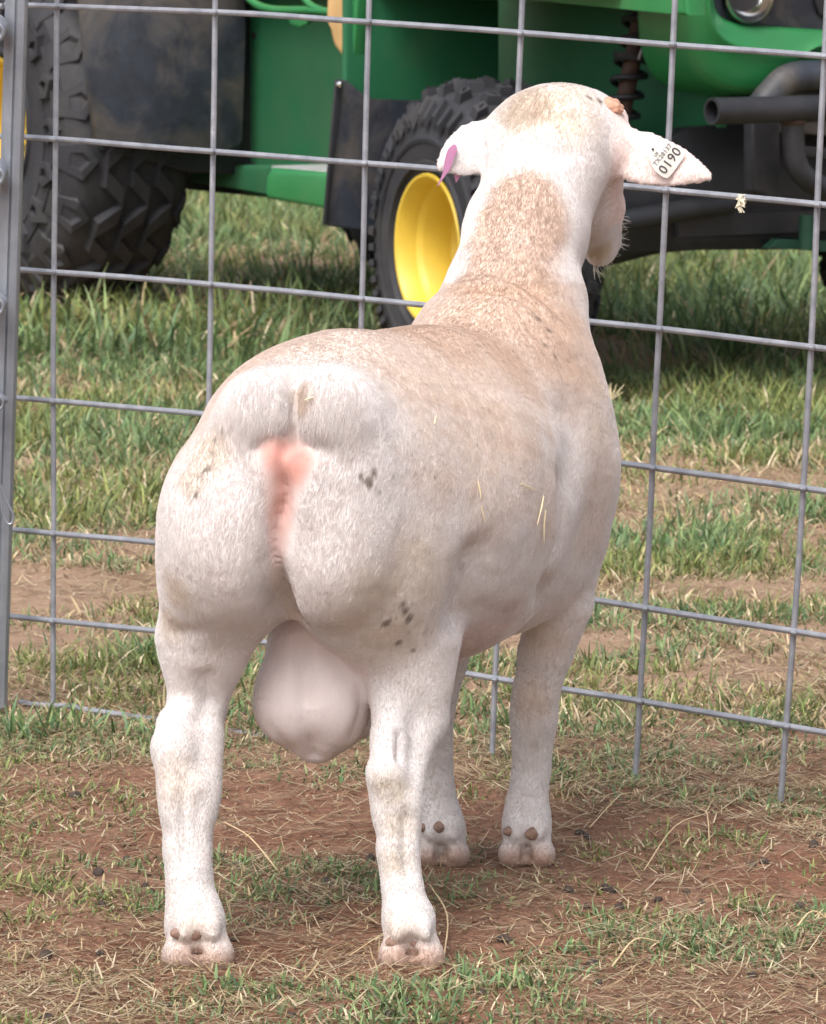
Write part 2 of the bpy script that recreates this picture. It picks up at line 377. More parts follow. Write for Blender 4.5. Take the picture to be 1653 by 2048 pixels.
def wheel(cs, R, HWd, rimR, kind, yaw=0.):
    """cs local centre; R crown radius; HWd half width"""
    A = Vector((VN.x*math.cos(yaw)-VN.y*math.sin(yaw), VN.x*math.sin(yaw)+VN.y*math.cos(yaw), 0)); U = VZ.copy(); Wv = A.cross(U).normalized(); c = Vector(cs); fr = (A, U, Wv, c)
    wo = bpy.data.objects.new('wheel', None); C.objects.link(wo); wo.parent = veh; wo.location = c; wo.empty_display_size = .05
    fr = (A, U, Wv, Vector((0, 0, 0))); c = fr[3]
    H = .019 if kind == 'front' else .017
    Rb = R-H
    def r0(a):                                        # carcass radius by axial position: rounded crown and shoulders
        x = min(1, abs(a)/HWd); return Rb - (.022*x**2 + (.036 if kind == 'front' else .035)*max(0, x-.70)**2/.09)
    prof = []
    for k in range(-10, 11): prof.append((HWd*k/10, r0(HWd*k/10)))
    e = r0(HWd); s1 = [(HWd*1.0, e-.012), (HWd*1.03, e-.03), (HWd*1.05, (e+rimR)/2+.02), (HWd*1.03, rimR+.035), (HWd*.97, rimR+.012), (HWd*.90, rimR-.004)]
    prof = [(-a, r) for a, r in reversed(s1)] + prof + s1
    bm = bmesh.new(); revolve(bm, prof, A, U, Wv, c, 96)
    # raised rings on the sidewall
    def sidering(r, w, h):
        a0 = HWd*1.045; revolve(bm, [(a0-.006, r-w), (a0+h, r-w*.6), (a0+h, r+w*.6), (a0-.006, r+w)], A, U, Wv, c, 96)
    sidering(rimR+.026, .006, .0045); sidering(e-.037, .004, .004); sidering((e+rimR)/2+.012, .0022, .003)
    if kind == 'front':
        npitch = 25
        for p in range(npitch):
            th = 2*math.pi*p/npitch; dth = math.pi/npitch
            for row, (a, off, sk, la, lt) in enumerate(((-.070, 0, .004, .0118, .0125), (-.036, 1, -.005, .0122, .0125), (0, 0, .0, .0125, .0125), (.036, 1, .005, .0122, .0125), (.070, 0, -.004, .0118, .0125))):
                vs = lug(bm, fr, a*HWd/.105, th+off*dth+.02*math.sin(row*2.1), la*HWd/.105*1.12, lt*1.06, H, r0, sk)
                # sipe: a thin raised lip along the block top
                lug(bm, fr, a*HWd/.105, th+off*dth+.02*math.sin(row*2.1)+.0, la*HWd/.105*.5, .0016, H+.0035, r0, sk)
            for sg in (-1, 1):                        # shoulder blocks, two alternating lengths
                for k2 in (0, 1):
                    aa = sg*HWd*(.99 if k2 else .95); thh = th+dth*(1+k2)-.02; vs = []
                    l = .0092
                    for lev, tp in ((0, 1.), (1, .75)):
                        for (da, st) in ((-.010, -1), (.011, -1), (.011, 1), (-.010, 1)):
                            a = aa + sg*da*tp; rr = r0(a)-(0 if da < 0 else (.016 if k2 else .008))*1. + lev*H*.95
                            a2 = a + (sg*.006*lev if da > 0 else 0)
                            t2 = thh + st*l*tp/Rb; vs.append(bm.verts.new(c + A*a2 + (U*math.cos(t2)+Wv*math.sin(t2))*rr))
                    bm.faces.new(vs[4:8])
                    for k in range(4): bm.faces.new((vs[k], vs[(k+1) % 4], vs[4+(k+1) % 4], vs[4+k]))
    else:
        npitch = 30
        for p in range(npitch):
            th = 2*math.pi*p/npitch
            sk = .021 if p % 2 else -.021
            for a in (-.056, 0., .056): lug(bm, fr, a*HWd/.14, th, .0245*HWd/.14, .020*R/.36, H*1.15, r0, sk, .84)
        for p in range(18):
            th = 2*math.pi*p/18
            for sg in (-1, 1):                     # hollow pentagon shoulder lugs wrapping onto the sidewall
                for (kind2, toff) in ((0, 0.), (1, .17)):
                    n5 = [(-1.05, .1), (-.1, -1.), (1, -.75), (1, .75), (-.1, 1.)]
                    def q(da, dt, lev, shrink):
                        da *= shrink; dt *= shrink
                        if kind2 == 0: a = sg*HWd*.86 + sg*da*.030; tt = th + dt*.046/R; rr = r0(a) - max(0, da)*.022 + lev
                        else: a = sg*(HWd*1.035+lev*.9); tt = th + toff + dt*.042/R; rr = r0(HWd)-.052 - da*.034
                        return c + A*a + (U*math.cos(tt)+Wv*math.sin(tt))*rr
                    o0 = [bm.verts.new(q(x, y, -.004, 1.06)) for x, y in n5]; o1 = [bm.verts.new(q(x, y, H*.85, .95)) for x, y in n5]
                    i1 = [bm.verts.new(q(x*1.+.1, y, H*.85, .48)) for x, y in n5]; i0 = [bm.verts.new(q(x*1.+.1, y, .0005, .40)) for x, y in n5]
                    for X, Y in ((o0, o1), (o1, i1), (i1, i0)):
                        for k in range(5): bm.faces.new((X[k], X[(k+1) % 5], Y[(k+1) % 5], Y[k]))
                    bm.faces.new(i0)
    bm_obj('tyre', bm, M['rubber'], wo, angle=30)
    # rim: lip, stepped barrel, drop centre, disc, hub hole
    bm = bmesh.new(); q = rimR; d0 = HWd*.90
    prof = [(d0-.004, q-.004), (d0+.012, q+.006), (d0+.017, q+.004), (d0+.016, q-.001), (d0+.004, q-.008), (d0-.022, q-.012), (d0-.030, q-.019), (d0-.034, q-.021), (d0-.090, q-.027), (d0-.100, q-.035), (d0-.104, q-.055), (d0-.100, q*.50), (d0-.092, q*.44), (d0-.094, q*.40), (d0-.125, q*.385)]
    revolve(bm, prof, A, U, Wv, c, 72)
    # closed back
    rb = revolve(bm, [(d0-.004, q-.006), (-d0, q-.012), (-d0-.01, q)], A, U, Wv, c, 48)
    rim = bm_obj('rim', bm, M['yellow'], wo, angle=28)
    bm = bmesh.new(); revolve(bm, [(d0-.135, q*.39), (d0-.125, q*.36), (d0-.112, q*.30), (d0-.085, q*.27), (d0-.075, q*.24), (d0-.073, .002)], A, U, Wv, c, 32)
    bm_obj('hub', bm, M['black'], wo)
    for k in range(4):
        an = math.radians(38+90*k); ctr = A*(d0-.098) + (U*math.cos(an)+Wv*math.sin(an))*q*.63
        bm = bmesh.new(); tube(bm, [ctr-A*.006, ctr+A*.012, ctr+A*.0135], [.011, .010, .006], 6); bm_obj('lug_nut', bm, M['black'], wo)
    return wo
zf = CAMH-(487+150)*8.7/9100
wheel(v3(-.02, .012, .284), .325, .118, .140, 'front', -.115)
wheel(v3(-1.87, -.03, .452), .410, .158, .148, 'rear')
wheel(v3(0, -1.05, .300), .303, .105, .134, 'front')
wheel(v3(-1.88, -1.05, .447), .400, .145, .165, 'rear')

# big dusty fender panel in front of rear wheel (faces forward)
frontpanel('mud_guard', [(150, -260), (163, 0), (178, 150), (192, 278), (206, 287), (330, 296), (452, 300), (482, 296), (488, 280), (491, 60), (488, -260)], -1.42, .02, M['flap'], .008)
bm = bmesh.new(); bp = [front(x, y, -1.47) for x, y in ((176, -260), (380, 358), (640, 376), (640, -260), (176, -260))]
prism(bm, [front(180, -260, -1.47), front(205, 300, -1.47), front(382, 345, -1.47), front(530, 350, -1.47), front(640, -260, -1.47)], -VF*.03, .004)
bm_obj('inner_panel', bm, M['black'], veh)
# green side panel under the seat, and its base
sidepanel('side_panel', [(486, -260), (486, 385), (530, 392), (705, 415), (705, -260)], -.30, .03, M['green_plastic'], .006)
sidepanel('side_panel', [(378, 330), (380, 364), (540, 388), (705, 413), (705, 330)], -.26, .05, M['green_plastic'], .008)
# seat base rail tube and bracket
bm = bmesh.new()
tube(bm, bez([side(x, y, -.16) for x, y in ((470, -40), (505, 2), (545, 18), (620, 20), (700, 26))], 6), .0085, 12)
tube(bm, bez([side(x, y, -.16) for x, y in ((590, -30), (620, 8), (650, 22))], 5), .0075, 12)
bm_obj('tube_rail', bm, M['green'], veh)
sidepanel('bracket', [(575, 30), (618, 34), (613, 48), (598, 54), (580, 48)], -.16, .012, M['green'], .003)
# seat
bm = bmesh.new(); prism(bm, [side(x, y, -.13) for x, y in ((655, -200), (655, 40), (657, 70), (664, 95), (676, 112), (688, 118), (715, 110), (720, -200))], -VN*.35, .02)
bm_obj('seat', bm, M['tan'], veh)
# foot step
sidepanel('step', [(541, 335), (532, 350), (529, 385), (533, 398), (690, 424), (690, 348)], -.02, .10, M['green'], .010)
bm = bmesh.new(); prism(bm, [side(544, 331, -.03), side(690, 345, -.03), side(690, 351, -.03), side(542, 337, -.03)], -VN*.25, .002)
bm_obj('step_tread', bm, simple('grey tread', (.28, .29, .28), .2, 40, .7), veh)
# light green door pillar edge
bm = bmesh.new(); prism(bm, [side(x, y, .10) for x, y in ((706, -200), (690, 130), (683, 157), (693, 160), (706, 120), (730, -200))], -VN*.03, .004)
bm_obj('pillar_trim', bm, M['green'], veh)
# black front mud flap (faces forward), with bolt
frontpanel('mud_flap', [(679, 158), (650, 446), (660, 452), (800, 470), (860, 300), (860, 200), (745, 200), (725, 186), (694, 160)], -.345, .012, M['flap'], .003)
frontpanel('flap_edge', [(679, 158), (672, 158), (648, 440), (649, 450), (656, 449), (686, 160)], -.337, .006, M['black'], .002)
bm = bmesh.new(); c0 = front(678, 168, -.33); tube(bm, [c0, c0+VF*.008, c0+VF*.010], [.006, .006, .003], 10); bm_obj('bolt', bm, M['chrome'], veh)
for x, y in ((510, 70), (508, 330), (690, 370), (560, 365)):
    c0 = side(x, y, -.255 if y > 340 else -.30); bm = bmesh.new(); tube(bm, [c0, c0+VN*.004, c0+VN*.006], [.007, .007, .004], 10); bm_obj('bolt', bm, M['black'], veh)
# wheel well: forward-facing wall, inner side wall, roof
frontpanel('fender', [(693, -260), (693, 220), (760, 250), (1000, 340), (1000, -260)], -.36, .02, M['green_plastic'], .006)
sidepanel('fender', [(815, -260), (815, 480), (1100, 480), (1330, 300), (1432, 255), (1432, 150), (1432, -260)], -.30, .03, M['green_plastic'], .006)
bm = bmesh.new(); box(bm, v3(.0, -.12, .78), VF*.40, VN*.17, VZ*.012, .004); bm_obj('fender', bm, M['green_plastic'], veh)
# fender lip above the wheel
sidepanel('fender_lip', [(760, -120), (768, -8), (1090, 2), (1345, 27), (1372, 30), (1372, -120)], -.02, .05, M['green'], .010)
# shock absorber
top = side(1285, 20, -.22); bot = side(1225, 330, -.16)
shock = bpy.data.objects.new('shock_absorber', None); C.objects.link(shock); shock.parent = veh
bm = bmesh.new(); tube(bm, [top, bot], .017, 14); bm_obj('damper', bm, M['rust'], shock)
bm = bmesh.new(); ax = (bot-top); x, y = frame_for(ax); pts = []
for k in range(0, 7*14+1):
    t = k/(7*14); pts.append(top + ax*(.05+.9*t) + (x*math.cos(t*14*math.pi)+y*math.sin(t*14*math.pi))*.031)
tube(bm, pts, .0058, 8); bm_obj('coil_spring', bm, M['black'], shock)
for f in (.0, .30, .95):
    bm = bmesh.new(); c0 = top+ax*f; a = ax.normalized(); tube(bm, [c0-a*.004, c0-a*.003, c0+a*.008, c0+a*.009], [.02, .040, .036, .02], 20); bm_obj('spring_cap', bm, M['black'], shock)
bm = bmesh.new(); tube(bm, [side(1290, 60, -.16), side(1288, 88, -.16), side(1278, 118, -.16)], .0028, 6); bm_obj('brake_line', bm, M['wire'], shock)

# front cowl: swept shell with rounded corner
def cowl():
    bm = bmesh.new()
    # outline (in the forward plane) from outer edge going down and round to the bumper
    outer = [(1366, -200), (1368, 0), (1370, 60), (1376, 105), (1388, 140), (1408, 168), (1436, 186), (1480, 196), (1530, 196), (1545, 188), (1552, 170), (1566, 150), (1590, 138), (1660, 134), (2300, 200)]
    inner = [(1418, -200), (1422, 0), (1428, 18), (1440, 34), (1462, 44), (1500, 50), (1560, 54), (1590, 56), (1610, 57), (1622, 58), (1634, 58), (1645, 59), (1652, 59), (1662, 60), (2300, 110)]
    levels = [(.0, -.16), (.02, -.03), (.10, .0), (.42, .012), (.55, .022), (.62, .03), (.70, .022), (.95, .012), (1., .005), (1.02, -.03)]
    rings = []
    for f, dz in levels:
        row = []
        for (a, b) in zip(outer, inner):
            p = front(a[0]+(b[0]-a[0])*f, a[1]+(b[1]-a[1])*f, .42); row.append(bm.verts.new(p + VF*dz))
        rings.append(row)
    for a, b in zip(rings, rings[1:]):
        for k in range(len(a)-1): bm.faces.new((a[k], a[k+1], b[k+1], b[k]))
    o = bm_obj('front_cowl', bm, M['green'], veh, angle=40); return o
o = cowl(); md = o.modifiers.new('thick', 'SOLIDIFY'); md.thickness = .004; md = o.modifiers.new('sub', 'SUBSURF'); md.levels = 1; md.render_levels = 2
frontpanel('headlight_bezel', [(1415, -200), (1420, 0), (1428, 20), (1442, 36), (1465, 46), (1560, 57), (1665, 62), (2300, 120), (2300, -200)], .405, .02, M['flap'], .004)
hl = bpy.data.objects.new('headlight', None); C.objects.link(hl); hl.parent = veh
c0 = front(1492, -12, .42); 
bm = bmesh.new(); revolve(bm, [(.012, .052), (.016, .050), (.010, .046), (-.004, .040), (-.016, .028), (-.022, .012), (-.022, .001)], VF, VZ, VN, c0, 40); bm_obj('reflector', bm, M['chrome'], hl)
bm = bmesh.new(); revolve(bm, [(.0, .056), (.016, .055), (.022, .048), (.026, .03), (.028, .001)], VF, VZ, VN, c0, 40); bm_obj('lens', bm, M['lens'], hl)
frontpanel('grille_slot', [(1630, -200), (1632, 0), (1640, 28), (1662, 40), (1760, 50), (1760, -200)], .415, .012, M['black'], .004)
# black bumper surround swelling out behind the bar
bm = bmesh.new(); tube(bm, bez([front(x, y, .46) for x, y in ((1520, 215), (1548, 182), (1575, 158), (1620, 150), (1700, 156), (2000, 190))], 6), .028, 14); bm_obj('bumper_surround', bm, M['flap'], veh)
frontpanel('bumper_surround', [(1520, 240), (1528, 190), (1556, 160), (1580, 146), (1640, 140), (2300, 200), (2300, 330), (1520, 260)], .43, .02, M['flap'], .006)
# bumper bar: open tube, with upright
bm = bmesh.new(); b0 = front(1424, 222, .60); b1 = b0 - VN*1.0
rg = tube(bm, [b0, b1], .0245, 24, cap=False)
inn = [bm.verts.new(b0 + (v.co-b0)*.8) for v in rg[0]]; inn2 = [bm.verts.new(b0 + (v.co-b0)*.8 - VN*.06) for v in rg[0]]
for k in range(24):
    bm.faces.new((rg[0][k], inn[k], inn[(k+1) % 24], rg[0][(k+1) % 24])); bm.faces.new((inn[k], inn2[k], inn2[(k+1) % 24], inn[(k+1) % 24]))
bm.faces.new(inn2); bm_obj('bumper_bar', bm, M['black'], veh)
bm = bmesh.new()
tube(bm, bez([front(x, y, .59) for x, y in ((1586, 236), (1588, 290), (1600, 340), (1640, 372), (1720, 392), (1900, 412))], 6), .021, 16)
bm_obj('bumper_upright', bm, M['black'], veh)
bm = bmesh.new(); c0 = front(1586, 243, .59); tube(bm, [c0+VZ*.008, c0, c0-VZ*.006], [.018, .026, .022], 16); bm_obj('weld_collar', bm, M['rust'], veh)
frontpanel('bumper_bracket', [(1506, 244), (1506, 380), (1560, 400), (1562, 244)], .54, .03, M['black'], .004)
frontpanel('bumper_bracket', [(1596, 290), (1700, 300), (1700, 325), (1600, 312)], .54, .02, M['black'], .004)
# lower structure: dark underbody, green frame piece, added shade box
frontpanel('underbody', [(1370, 255), (1440, 250), (1520, 240), (2300, 300), (2300, 540), (1640, 498), (1360, 500), (1230, 510), (1230, 360)], .30, .03, M['black'], .004)
frontpanel('frame_rail', [(1560, 478), (1640, 482), (2300, 500), (2300, 560), (1640, 502), (1540, 496)], .33, .03, M['green_dark'], .004)
bm = bmesh.new(); tube(bm, bez([front(x, y, .34) for x, y in ((1180, 452), (1260, 440), (1380, 418), (1460, 408))], 4), .020, 14); bm_obj('suspension_arm', bm, M['black'], veh)
bm = bmesh.new(); tube(bm, bez([front(x, y, .24) for x, y in ((1150, 520), (1240, 500), (1330, 480), (1500, 470))], 4), .024, 14); bm_obj('suspension_arm', bm, M['black'], veh)
bm = bmesh.new(); tube(bm, [front(1616, 430, .36), front(1614, 498, .36)], .016, 12); bm_obj('tow_post', bm, M['green_dark'], veh)
bm = bmesh.new(); box(bm, v3(-.05, -.56, .335), VF*.36, VN*.36, VZ*.03, .01); bm_obj('underbody_shade_box', bm, M['black'], veh)  # box added to deepen the shade under the vehicle
# rest of the vehicle: floor pan, cargo box, far side so it stands as a solid thing and throws its shade
bm = bmesh.new(); box(bm, v3(-.85, -.60, .33), VF*1.15, VN*.30, VZ*.03, .01); bm_obj('floor_pan', bm, M['black'], veh)
bm = bmesh.new(); box(bm, v3(-2.1, -.53, .98), VF*.62, VN*.68, VZ*.16, .02); bm_obj('cargo_box', bm, M['green'], veh)
bm = bmesh.new(); box(bm, v3(-1.9, -.53, .58), VF*.35, VN*.36, VZ*.16, .02); bm_obj('engine_block', bm, M['black'], veh)
bm = bmesh.new(); box(bm, v3(.06, -.60, .86), VF*.40, VN*.42, VZ*.05, .03); bm_obj('hood', bm, M['green'], veh)
bm = bmesh.new(); box(bm, v3(-.02, -.62, .55), VF*.30, VN*.20, VZ*.2, .02); bm_obj('inner_panel', bm, M['black'], veh)
bm = bmesh.new(); box(bm, v3(-1.2, -.60, .85), VF*.25, VN*.40, VZ*.10, .04); bm_obj('seat', bm, M['tan'], veh)
bm = bmesh.new(); box(bm, v3(-.8, -.98, .50), VF*1.1, VN*.02, VZ*.20, .01); bm_obj('side_panel', bm, M['green_plastic'], veh)
# ================================================================== RAM : one signed-distance body, polygonised with surface nets
PR = []                                                # (kind, params, k, op)
def a3(v): return np.array(v, float)
def cone(p, q, k=.02, op='u'):                         # p,q = (px,py,D,rpx)
    pa, pb = a3(P(*p[:3])), a3(P(*q[:3])); PR.append(('c', (pa, pb, p[3]*p[2]/FPX, q[3]*q[2]/FPX), k, op))
def chain(pts, k=.02, k2=None):
    for i, (a, b) in enumerate(zip(pts, pts[1:])): cone(a, b, k if i == 0 or k2 is None else k2)
def ell(px, py, D, rx, ry, rz, k=.03, yaw=0., roll=0., pitch=0., op='u'):
    """radii in metres: lateral, along, vertical; yaw turns the long axis to the right of the view, roll in the picture plane (clockwise +)"""
    R = Matrix.Rotation(-yaw, 3, 'Z') @ Matrix.Rotation(pitch, 3, 'X') @ Matrix.Rotation(roll, 3, 'Y')
    PR.append(('e', (a3(P(px, py, D)), np.array(R), np.array([rx, ry, rz])), k, op))
def pd_(pr, X):
    kind, q = pr[0], pr[1]
    if kind == 'c':
        a, b, r1, r2 = q; ba = b-a; l2 = ba@ba; pa = X-a; h = np.clip((pa@ba)/l2, 0, 1)
        return np.sqrt(((pa-h[..., None]*ba)**2).sum(-1)) - (r1+(r2-r1)*h)
    c, R, r = q; y = (X-c)@R
    k0 = np.sqrt(((y/r)**2).sum(-1)); k1 = np.sqrt(((y/(r*r))**2).sum(-1))+1e-9
    return k0*(k0-1)/k1
def bounds(pr, m):
    kind, q = pr[0], pr[1]
    if kind == 'c':
        a, b, r1, r2 = q; r = max(r1, r2); return np.minimum(a, b)-r-m, np.maximum(a, b)+r+m
    c, R, r = q; e = np.abs(R)@r; return c-e-m, c+e+m
def comb(d, e, k, op):
    if op == 'u':
        h = np.clip(.5+.5*(d-e)/k, 0, 1); return d*(1-h)+e*h-k*h*(1-h)      # union
    h = np.clip(.5-.5*(d+e)/k, 0, 1); return d*(1-h)+(-e)*h+k*h*(1-h)        # subtraction
def sdf(X):
    d = np.full(X.shape[:-1], 9., float)
    for pr in PR: d = comb(d, pd_(pr, X), pr[2], pr[3])
    return d
BY = math.radians(20.5)                                # body axis, to the right of the view
# --- trunk
ell(640, 905, 3.985, .105, .125, .098, .03, BY)
ell(845, 975, 4.12, .118, .20, .136, .05, BY, pitch=.02)
ell(890, 1060, 4.16, .104, .165, .118, .03, BY)
ell(1004, 920, 4.30, .106, .12, .135, .04, BY)
ell(1098, 965, 4.31, .062, .075, .112, .02, BY)
ell(985, 1090, 4.28, .085, .10, .085, .03, BY)
cone((700, 790, 4.02, 95), (960, 800, 4.24, 120), .05)
# --- haunches
ell(458, 1075, 3.965, .058, .085, .090, .03, BY, roll=.10)
ell(735, 1090, 3.99, .076, .090, .100, .035, BY, roll=-.10)
ell(452, 1010, 3.925, .046, .048, .060, .03, BY)
ell(668, 1030, 3.925, .048, .050, .062, .03, BY)
ell(838, 1050, 4.03, .040, .06, .078, .022, BY)
cone((760, 1200, 4.0, 118), (812, 1290, 4.01, 92), .03)
cone((452, 1170, 3.97, 118), (410, 1270, 3.98, 88), .03)
ell(664, 1085, 3.915, .048, .044, .074, .02, BY)
ell(462, 1070, 3.916, .044, .044, .072, .02, BY)
# dock lobes (fluffy, either side of the crease)
ell(522, 822, 3.905, .035, .034, .036, .026, 0, roll=.3)
ell(662, 828, 3.905, .038, .036, .036, .026, 0, roll=-.2)
# --- left hind leg
chain([(408, 1290, 3.985, 80), (396, 1400, 3.985, 58), (388, 1480, 3.97, 52), (376, 1590, 3.94, 54), (373, 1700, 3.93, 48), (381, 1800, 3.92, 48), (385, 1856, 3.915, 54)], .03, .004)
cone((352, 1450, 3.958, 38), (345, 1495, 3.943, 38), .016)
cone((345, 1500, 3.937, 34), (348, 1620, 3.93, 22), .016)
cone((420, 1480, 3.965, 26), (404, 1610, 3.94, 26), .014)
# --- right hind leg
chain([(815, 1300, 4.01, 88), (825, 1370, 4.005, 72), (840, 1440, 4.0, 52)], .03, .015)
chain([(840, 1440, 4.0, 50), (818, 1540, 3.965, 38), (800, 1610, 3.94, 45), (795, 1700, 3.93, 41), (805, 1780, 3.92, 40), (812, 1848, 3.915, 47)], .012, .004)
chain([(778, 1400, 3.985, 38), (778, 1480, 3.955, 30), (773, 1550, 3.935, 34), (776, 1630, 3.935, 26)], .016, .012)
# --- front right leg
chain([(1135, 1080, 4.325, 62), (1122, 1200, 4.325, 66), (1088, 1310, 4.33, 53), (1074, 1380, 4.33, 47), (1070, 1440, 4.335, 45), (1064, 1540, 4.34, 38), (1055, 1610, 4.335, 43), (1054, 1660, 4.33, 48)], .018, .004)
cone((1065, 1400, 4.345, 42), (1064, 1450, 4.345, 38), .01)
# --- front left leg
chain([(920, 1170, 4.31, 70), (885, 1320, 4.325, 50), (868, 1420, 4.33, 42), (868, 1540, 4.34, 36), (874, 1620, 4.335, 42), (884, 1670, 4.33, 46)], .04, .004)
# --- feet: two claws each
def foot_(cx, cy, D, s, sp, up):
    chain([(cx, cy-74*s, D+.004, 44*s), (cx, cy-34*s, D+.010, 32*s)], .016, .016)
    for sg in (-1, 1):
        chain([(cx+sg*(sp-8)*s, cy-42*s, D+.0, 28*s), (cx+sg*(sp+2)*s, cy-10*s, D-.010, 32*s)], .003, .002)
        chain([(cx+sg*sp*s, cy-2*s, D-.010, 31*s), (cx+sg*(sp-3)*s, cy+4*s, D+.045, 22*s)], .005)
        cone((cx+sg*24*s+0, cy-66*s, D-.016, 17*s), (cx+sg*27*s, cy-50*s, D-.021, 11*s), .010)
foot_(396, 1922, 3.905, 1.10, 31, 0)
foot_(824, 1922, 3.905, 1.03, 31, 0)
foot_(1054, 1715, 4.325, .92, 28, 0)
foot_(884, 1715, 4.325, .86, 28, 0)
# --- neck
chain([(965, 850, 4.26, 165), (980, 730, 4.30, 160), (1018, 600, 4.36, 122), (1053, 460, 4.41, 114), (1090, 350, 4.45, 110), (1105, 290, 4.47, 104)], .05, .02)
cone((1082, 800, 4.30, 108), (1086, 620, 4.36, 80), .03)
# --- head
ell(1118, 262, 4.49, .056, .055, .042, .03, .35)
cone((1050, 250, 4.47, 44), (1190, 255, 4.49, 46), .025)
cone((1145, 300, 4.50, 92), (1168, 400, 4.53, 70), .03)
cone((1185, 270, 4.50, 62), (1206, 420, 4.58, 38), .02)
cone((1206, 420, 4.58, 36), (1212, 478, 4.60, 33), .015)
cone((1180, 430, 4.55, 38), (1200, 505, 4.585, 26), .02)
ell(1225, 240, 4.52, .016, .02, .016, .012)
# --- ears (thin, hanging outward)
def ear(p0, p1, wid, D, t=.0042, tipw=.35):
    a = P(p0[0], p0[1], D[0]); b = P(p1[0], p1[1], D[1]); ax = (b-a); L_ = ax.length; ax.normalize()
    nrm = Vector((0, -1, .15)); nrm = (nrm-ax*nrm.dot(ax)).normalized(); z = ax.cross(nrm)
    R = np.array(Matrix((ax, nrm, z)).transposed())
    for f, hl, w_ in ((.36, .40, 1.), (.60, .30, .80), (.76, .25, .40)):
        PR.append(('e', (np.array(a+ax*L_*f), R, np.array([L_*hl, t*1.1, wid*w_*4.5/FPX])), .005, 'u'))
    return a, b, ax, nrm, z
cone((1195, 285, 4.49, 38), (1235, 300, 4.475, 40), .02)
earR = ear((1205, 290), (1424, 354), 56, (4.475, 4.43))
cone((1010, 268, 4.46, 36), (985, 280, 4.45, 36), .02)
earL = ear((1000, 270), (874, 336), 54, (4.45, 4.43))
# --- scrotum
chain([(595, 1230, 4.04, 44), (604, 1280, 4.03, 64), (622, 1350, 4.03, 88), (626, 1400, 4.03, 103), (632, 1472, 4.03, 58)], .012, .012)
ell(578, 1392, 4.02, .029, .034, .046, .012, 0, roll=.1); ell(676, 1396, 4.02, .029, .034, .046, .012, 0, roll=-.1)
ell(720, 1440, 4.08, .014, .02, .018, .015)

def hit(px, py, tmax=5.2, off=0.):
    r = ray(px, py); r = a3(r)/np.linalg.norm(r); t = 3.3; o = a3(CAM)
    for _ in range(200):
        d = sdf((o+r*t)[None])[0]-off
        if d < .0004: return o+r*t
        t += max(d*.7, .0004)
        if t > tmax: return None
    return o+r*t
def hits(pts):
    out = []
    for x, y in pts:
        h = hit(x, y)
        if h is not None: out.append(h)
    return np.array(out)
# grooves and folds measured on the surface itself
GRV = []
def groove(pts, width, depth, taper=True):
    h = hits(pts); GRV.append((h, width, depth, taper))
groove([(590, 745), (589, 800), (587, 835), (586, 890)], .008, .015, False)
groove([(575, 880), (568, 930), (562, 1000), (556, 1060), (553, 1120), (560, 1170), (578, 1215), (600, 1240)], .016, .009)
groove([(570, 900), (562, 1000), (556, 1060), (553, 1120), (560, 1170), (578, 1215), (600, 1240)], .0055, .010, False)
groove([(480, 872), (520, 892), (585, 874), (640, 896), (700, 896)], .010, .0065)
groove([(948, 1050), (950, 1100), (930, 1160), (912, 1230), (908, 1290)], .020, .012)
groove([(1110, 900), (1128, 980), (1125, 1080), (1095, 1160), (1075, 1220)], .016, .013)
groove([(935, 545), (1010, 552), (1080, 590), (1140, 650)], .007, .004)
groove([(900, 585), (975, 575), (1050, 600), (1110, 650), (1150, 700)], .007, .004)
groove([(1120, 760), (1150, 880), (1135, 1000)], .03, .005)
groove([(607, 1290), (612, 1400), (628, 1520)], .0080, .0065, False)
groove([(720, 1360), (722, 1420), (690, 1490)], .006, .003)
groove([(530, 1430), (560, 1480), (590, 1510)], .006, .002)
groove([(800, 1450), (802, 1500), (806, 1540)], .006, .006)
groove([(368, 1540), (364, 1620), (366, 1760)], .006, .006)
groove([(402, 1560), (398, 1640), (398, 1740)], .008, .004)
groove([(815, 1600), (812, 1690), (818, 1780)], .007, .006)
groove([(1072, 1480), (1066, 1580)], .006, .004)
groove([(405, 1330), (420, 1400), (400, 1460)], .010, .006)
groove([(395, 1900), (395, 1915), (395, 1940)], .0045, .011)
groove([(824, 1900), (824, 1915), (824, 1940)], .0045, .011)
groove([(1054, 1685), (1054, 1710), (1054, 1728)], .0045, .010)
groove([(884, 1685), (884, 1710), (884, 1728)], .0045, .010)
groove([(1045, 222), (1100, 208), (1165, 205)], .006, .003)
groove([(1060, 250), (1120, 238), (1185, 240)], .007, .003)
groove([(1050, 300), (1110, 312), (1170, 300)], .010, .003)
groove([(1180, 520), (1195, 495), (1225, 480)], .004, .003)
groove([(420, 1265), (370, 1262), (335, 1255)], .008, .003)
groove([(905, 1240), (960, 1215), (1030, 1240)], .014, .003)
def polypar(X, pts):
    seg = np.linalg.norm(np.diff(pts, axis=0), axis=1); cum = np.concatenate([[0], np.cumsum(seg)]); d = np.full(len(X), 9.); par = np.zeros(len(X))
    for i, (a, b) in enumerate(zip(pts, pts[1:])):
        ba = b-a; h = np.clip(((X-a)@ba)/(ba@ba+1e-12), 0, 1); e = np.sqrt(((X-a-h[:, None]*ba)**2).sum(1)); k = e < d; d[k] = e[k]; par[k] = (cum[i]+h*seg[i])[k]
    return d, par/cum[-1]
def polydist(X, pts):
    d = np.full(len(X), 9.)
    for a, b in zip(pts, pts[1:]):
        ba = b-a; h = np.clip(((X-a)@ba)/(ba@ba+1e-12), 0, 1); d = np.minimum(d, np.sqrt(((X-a-h[:, None]*ba)**2).sum(1)))
    return d
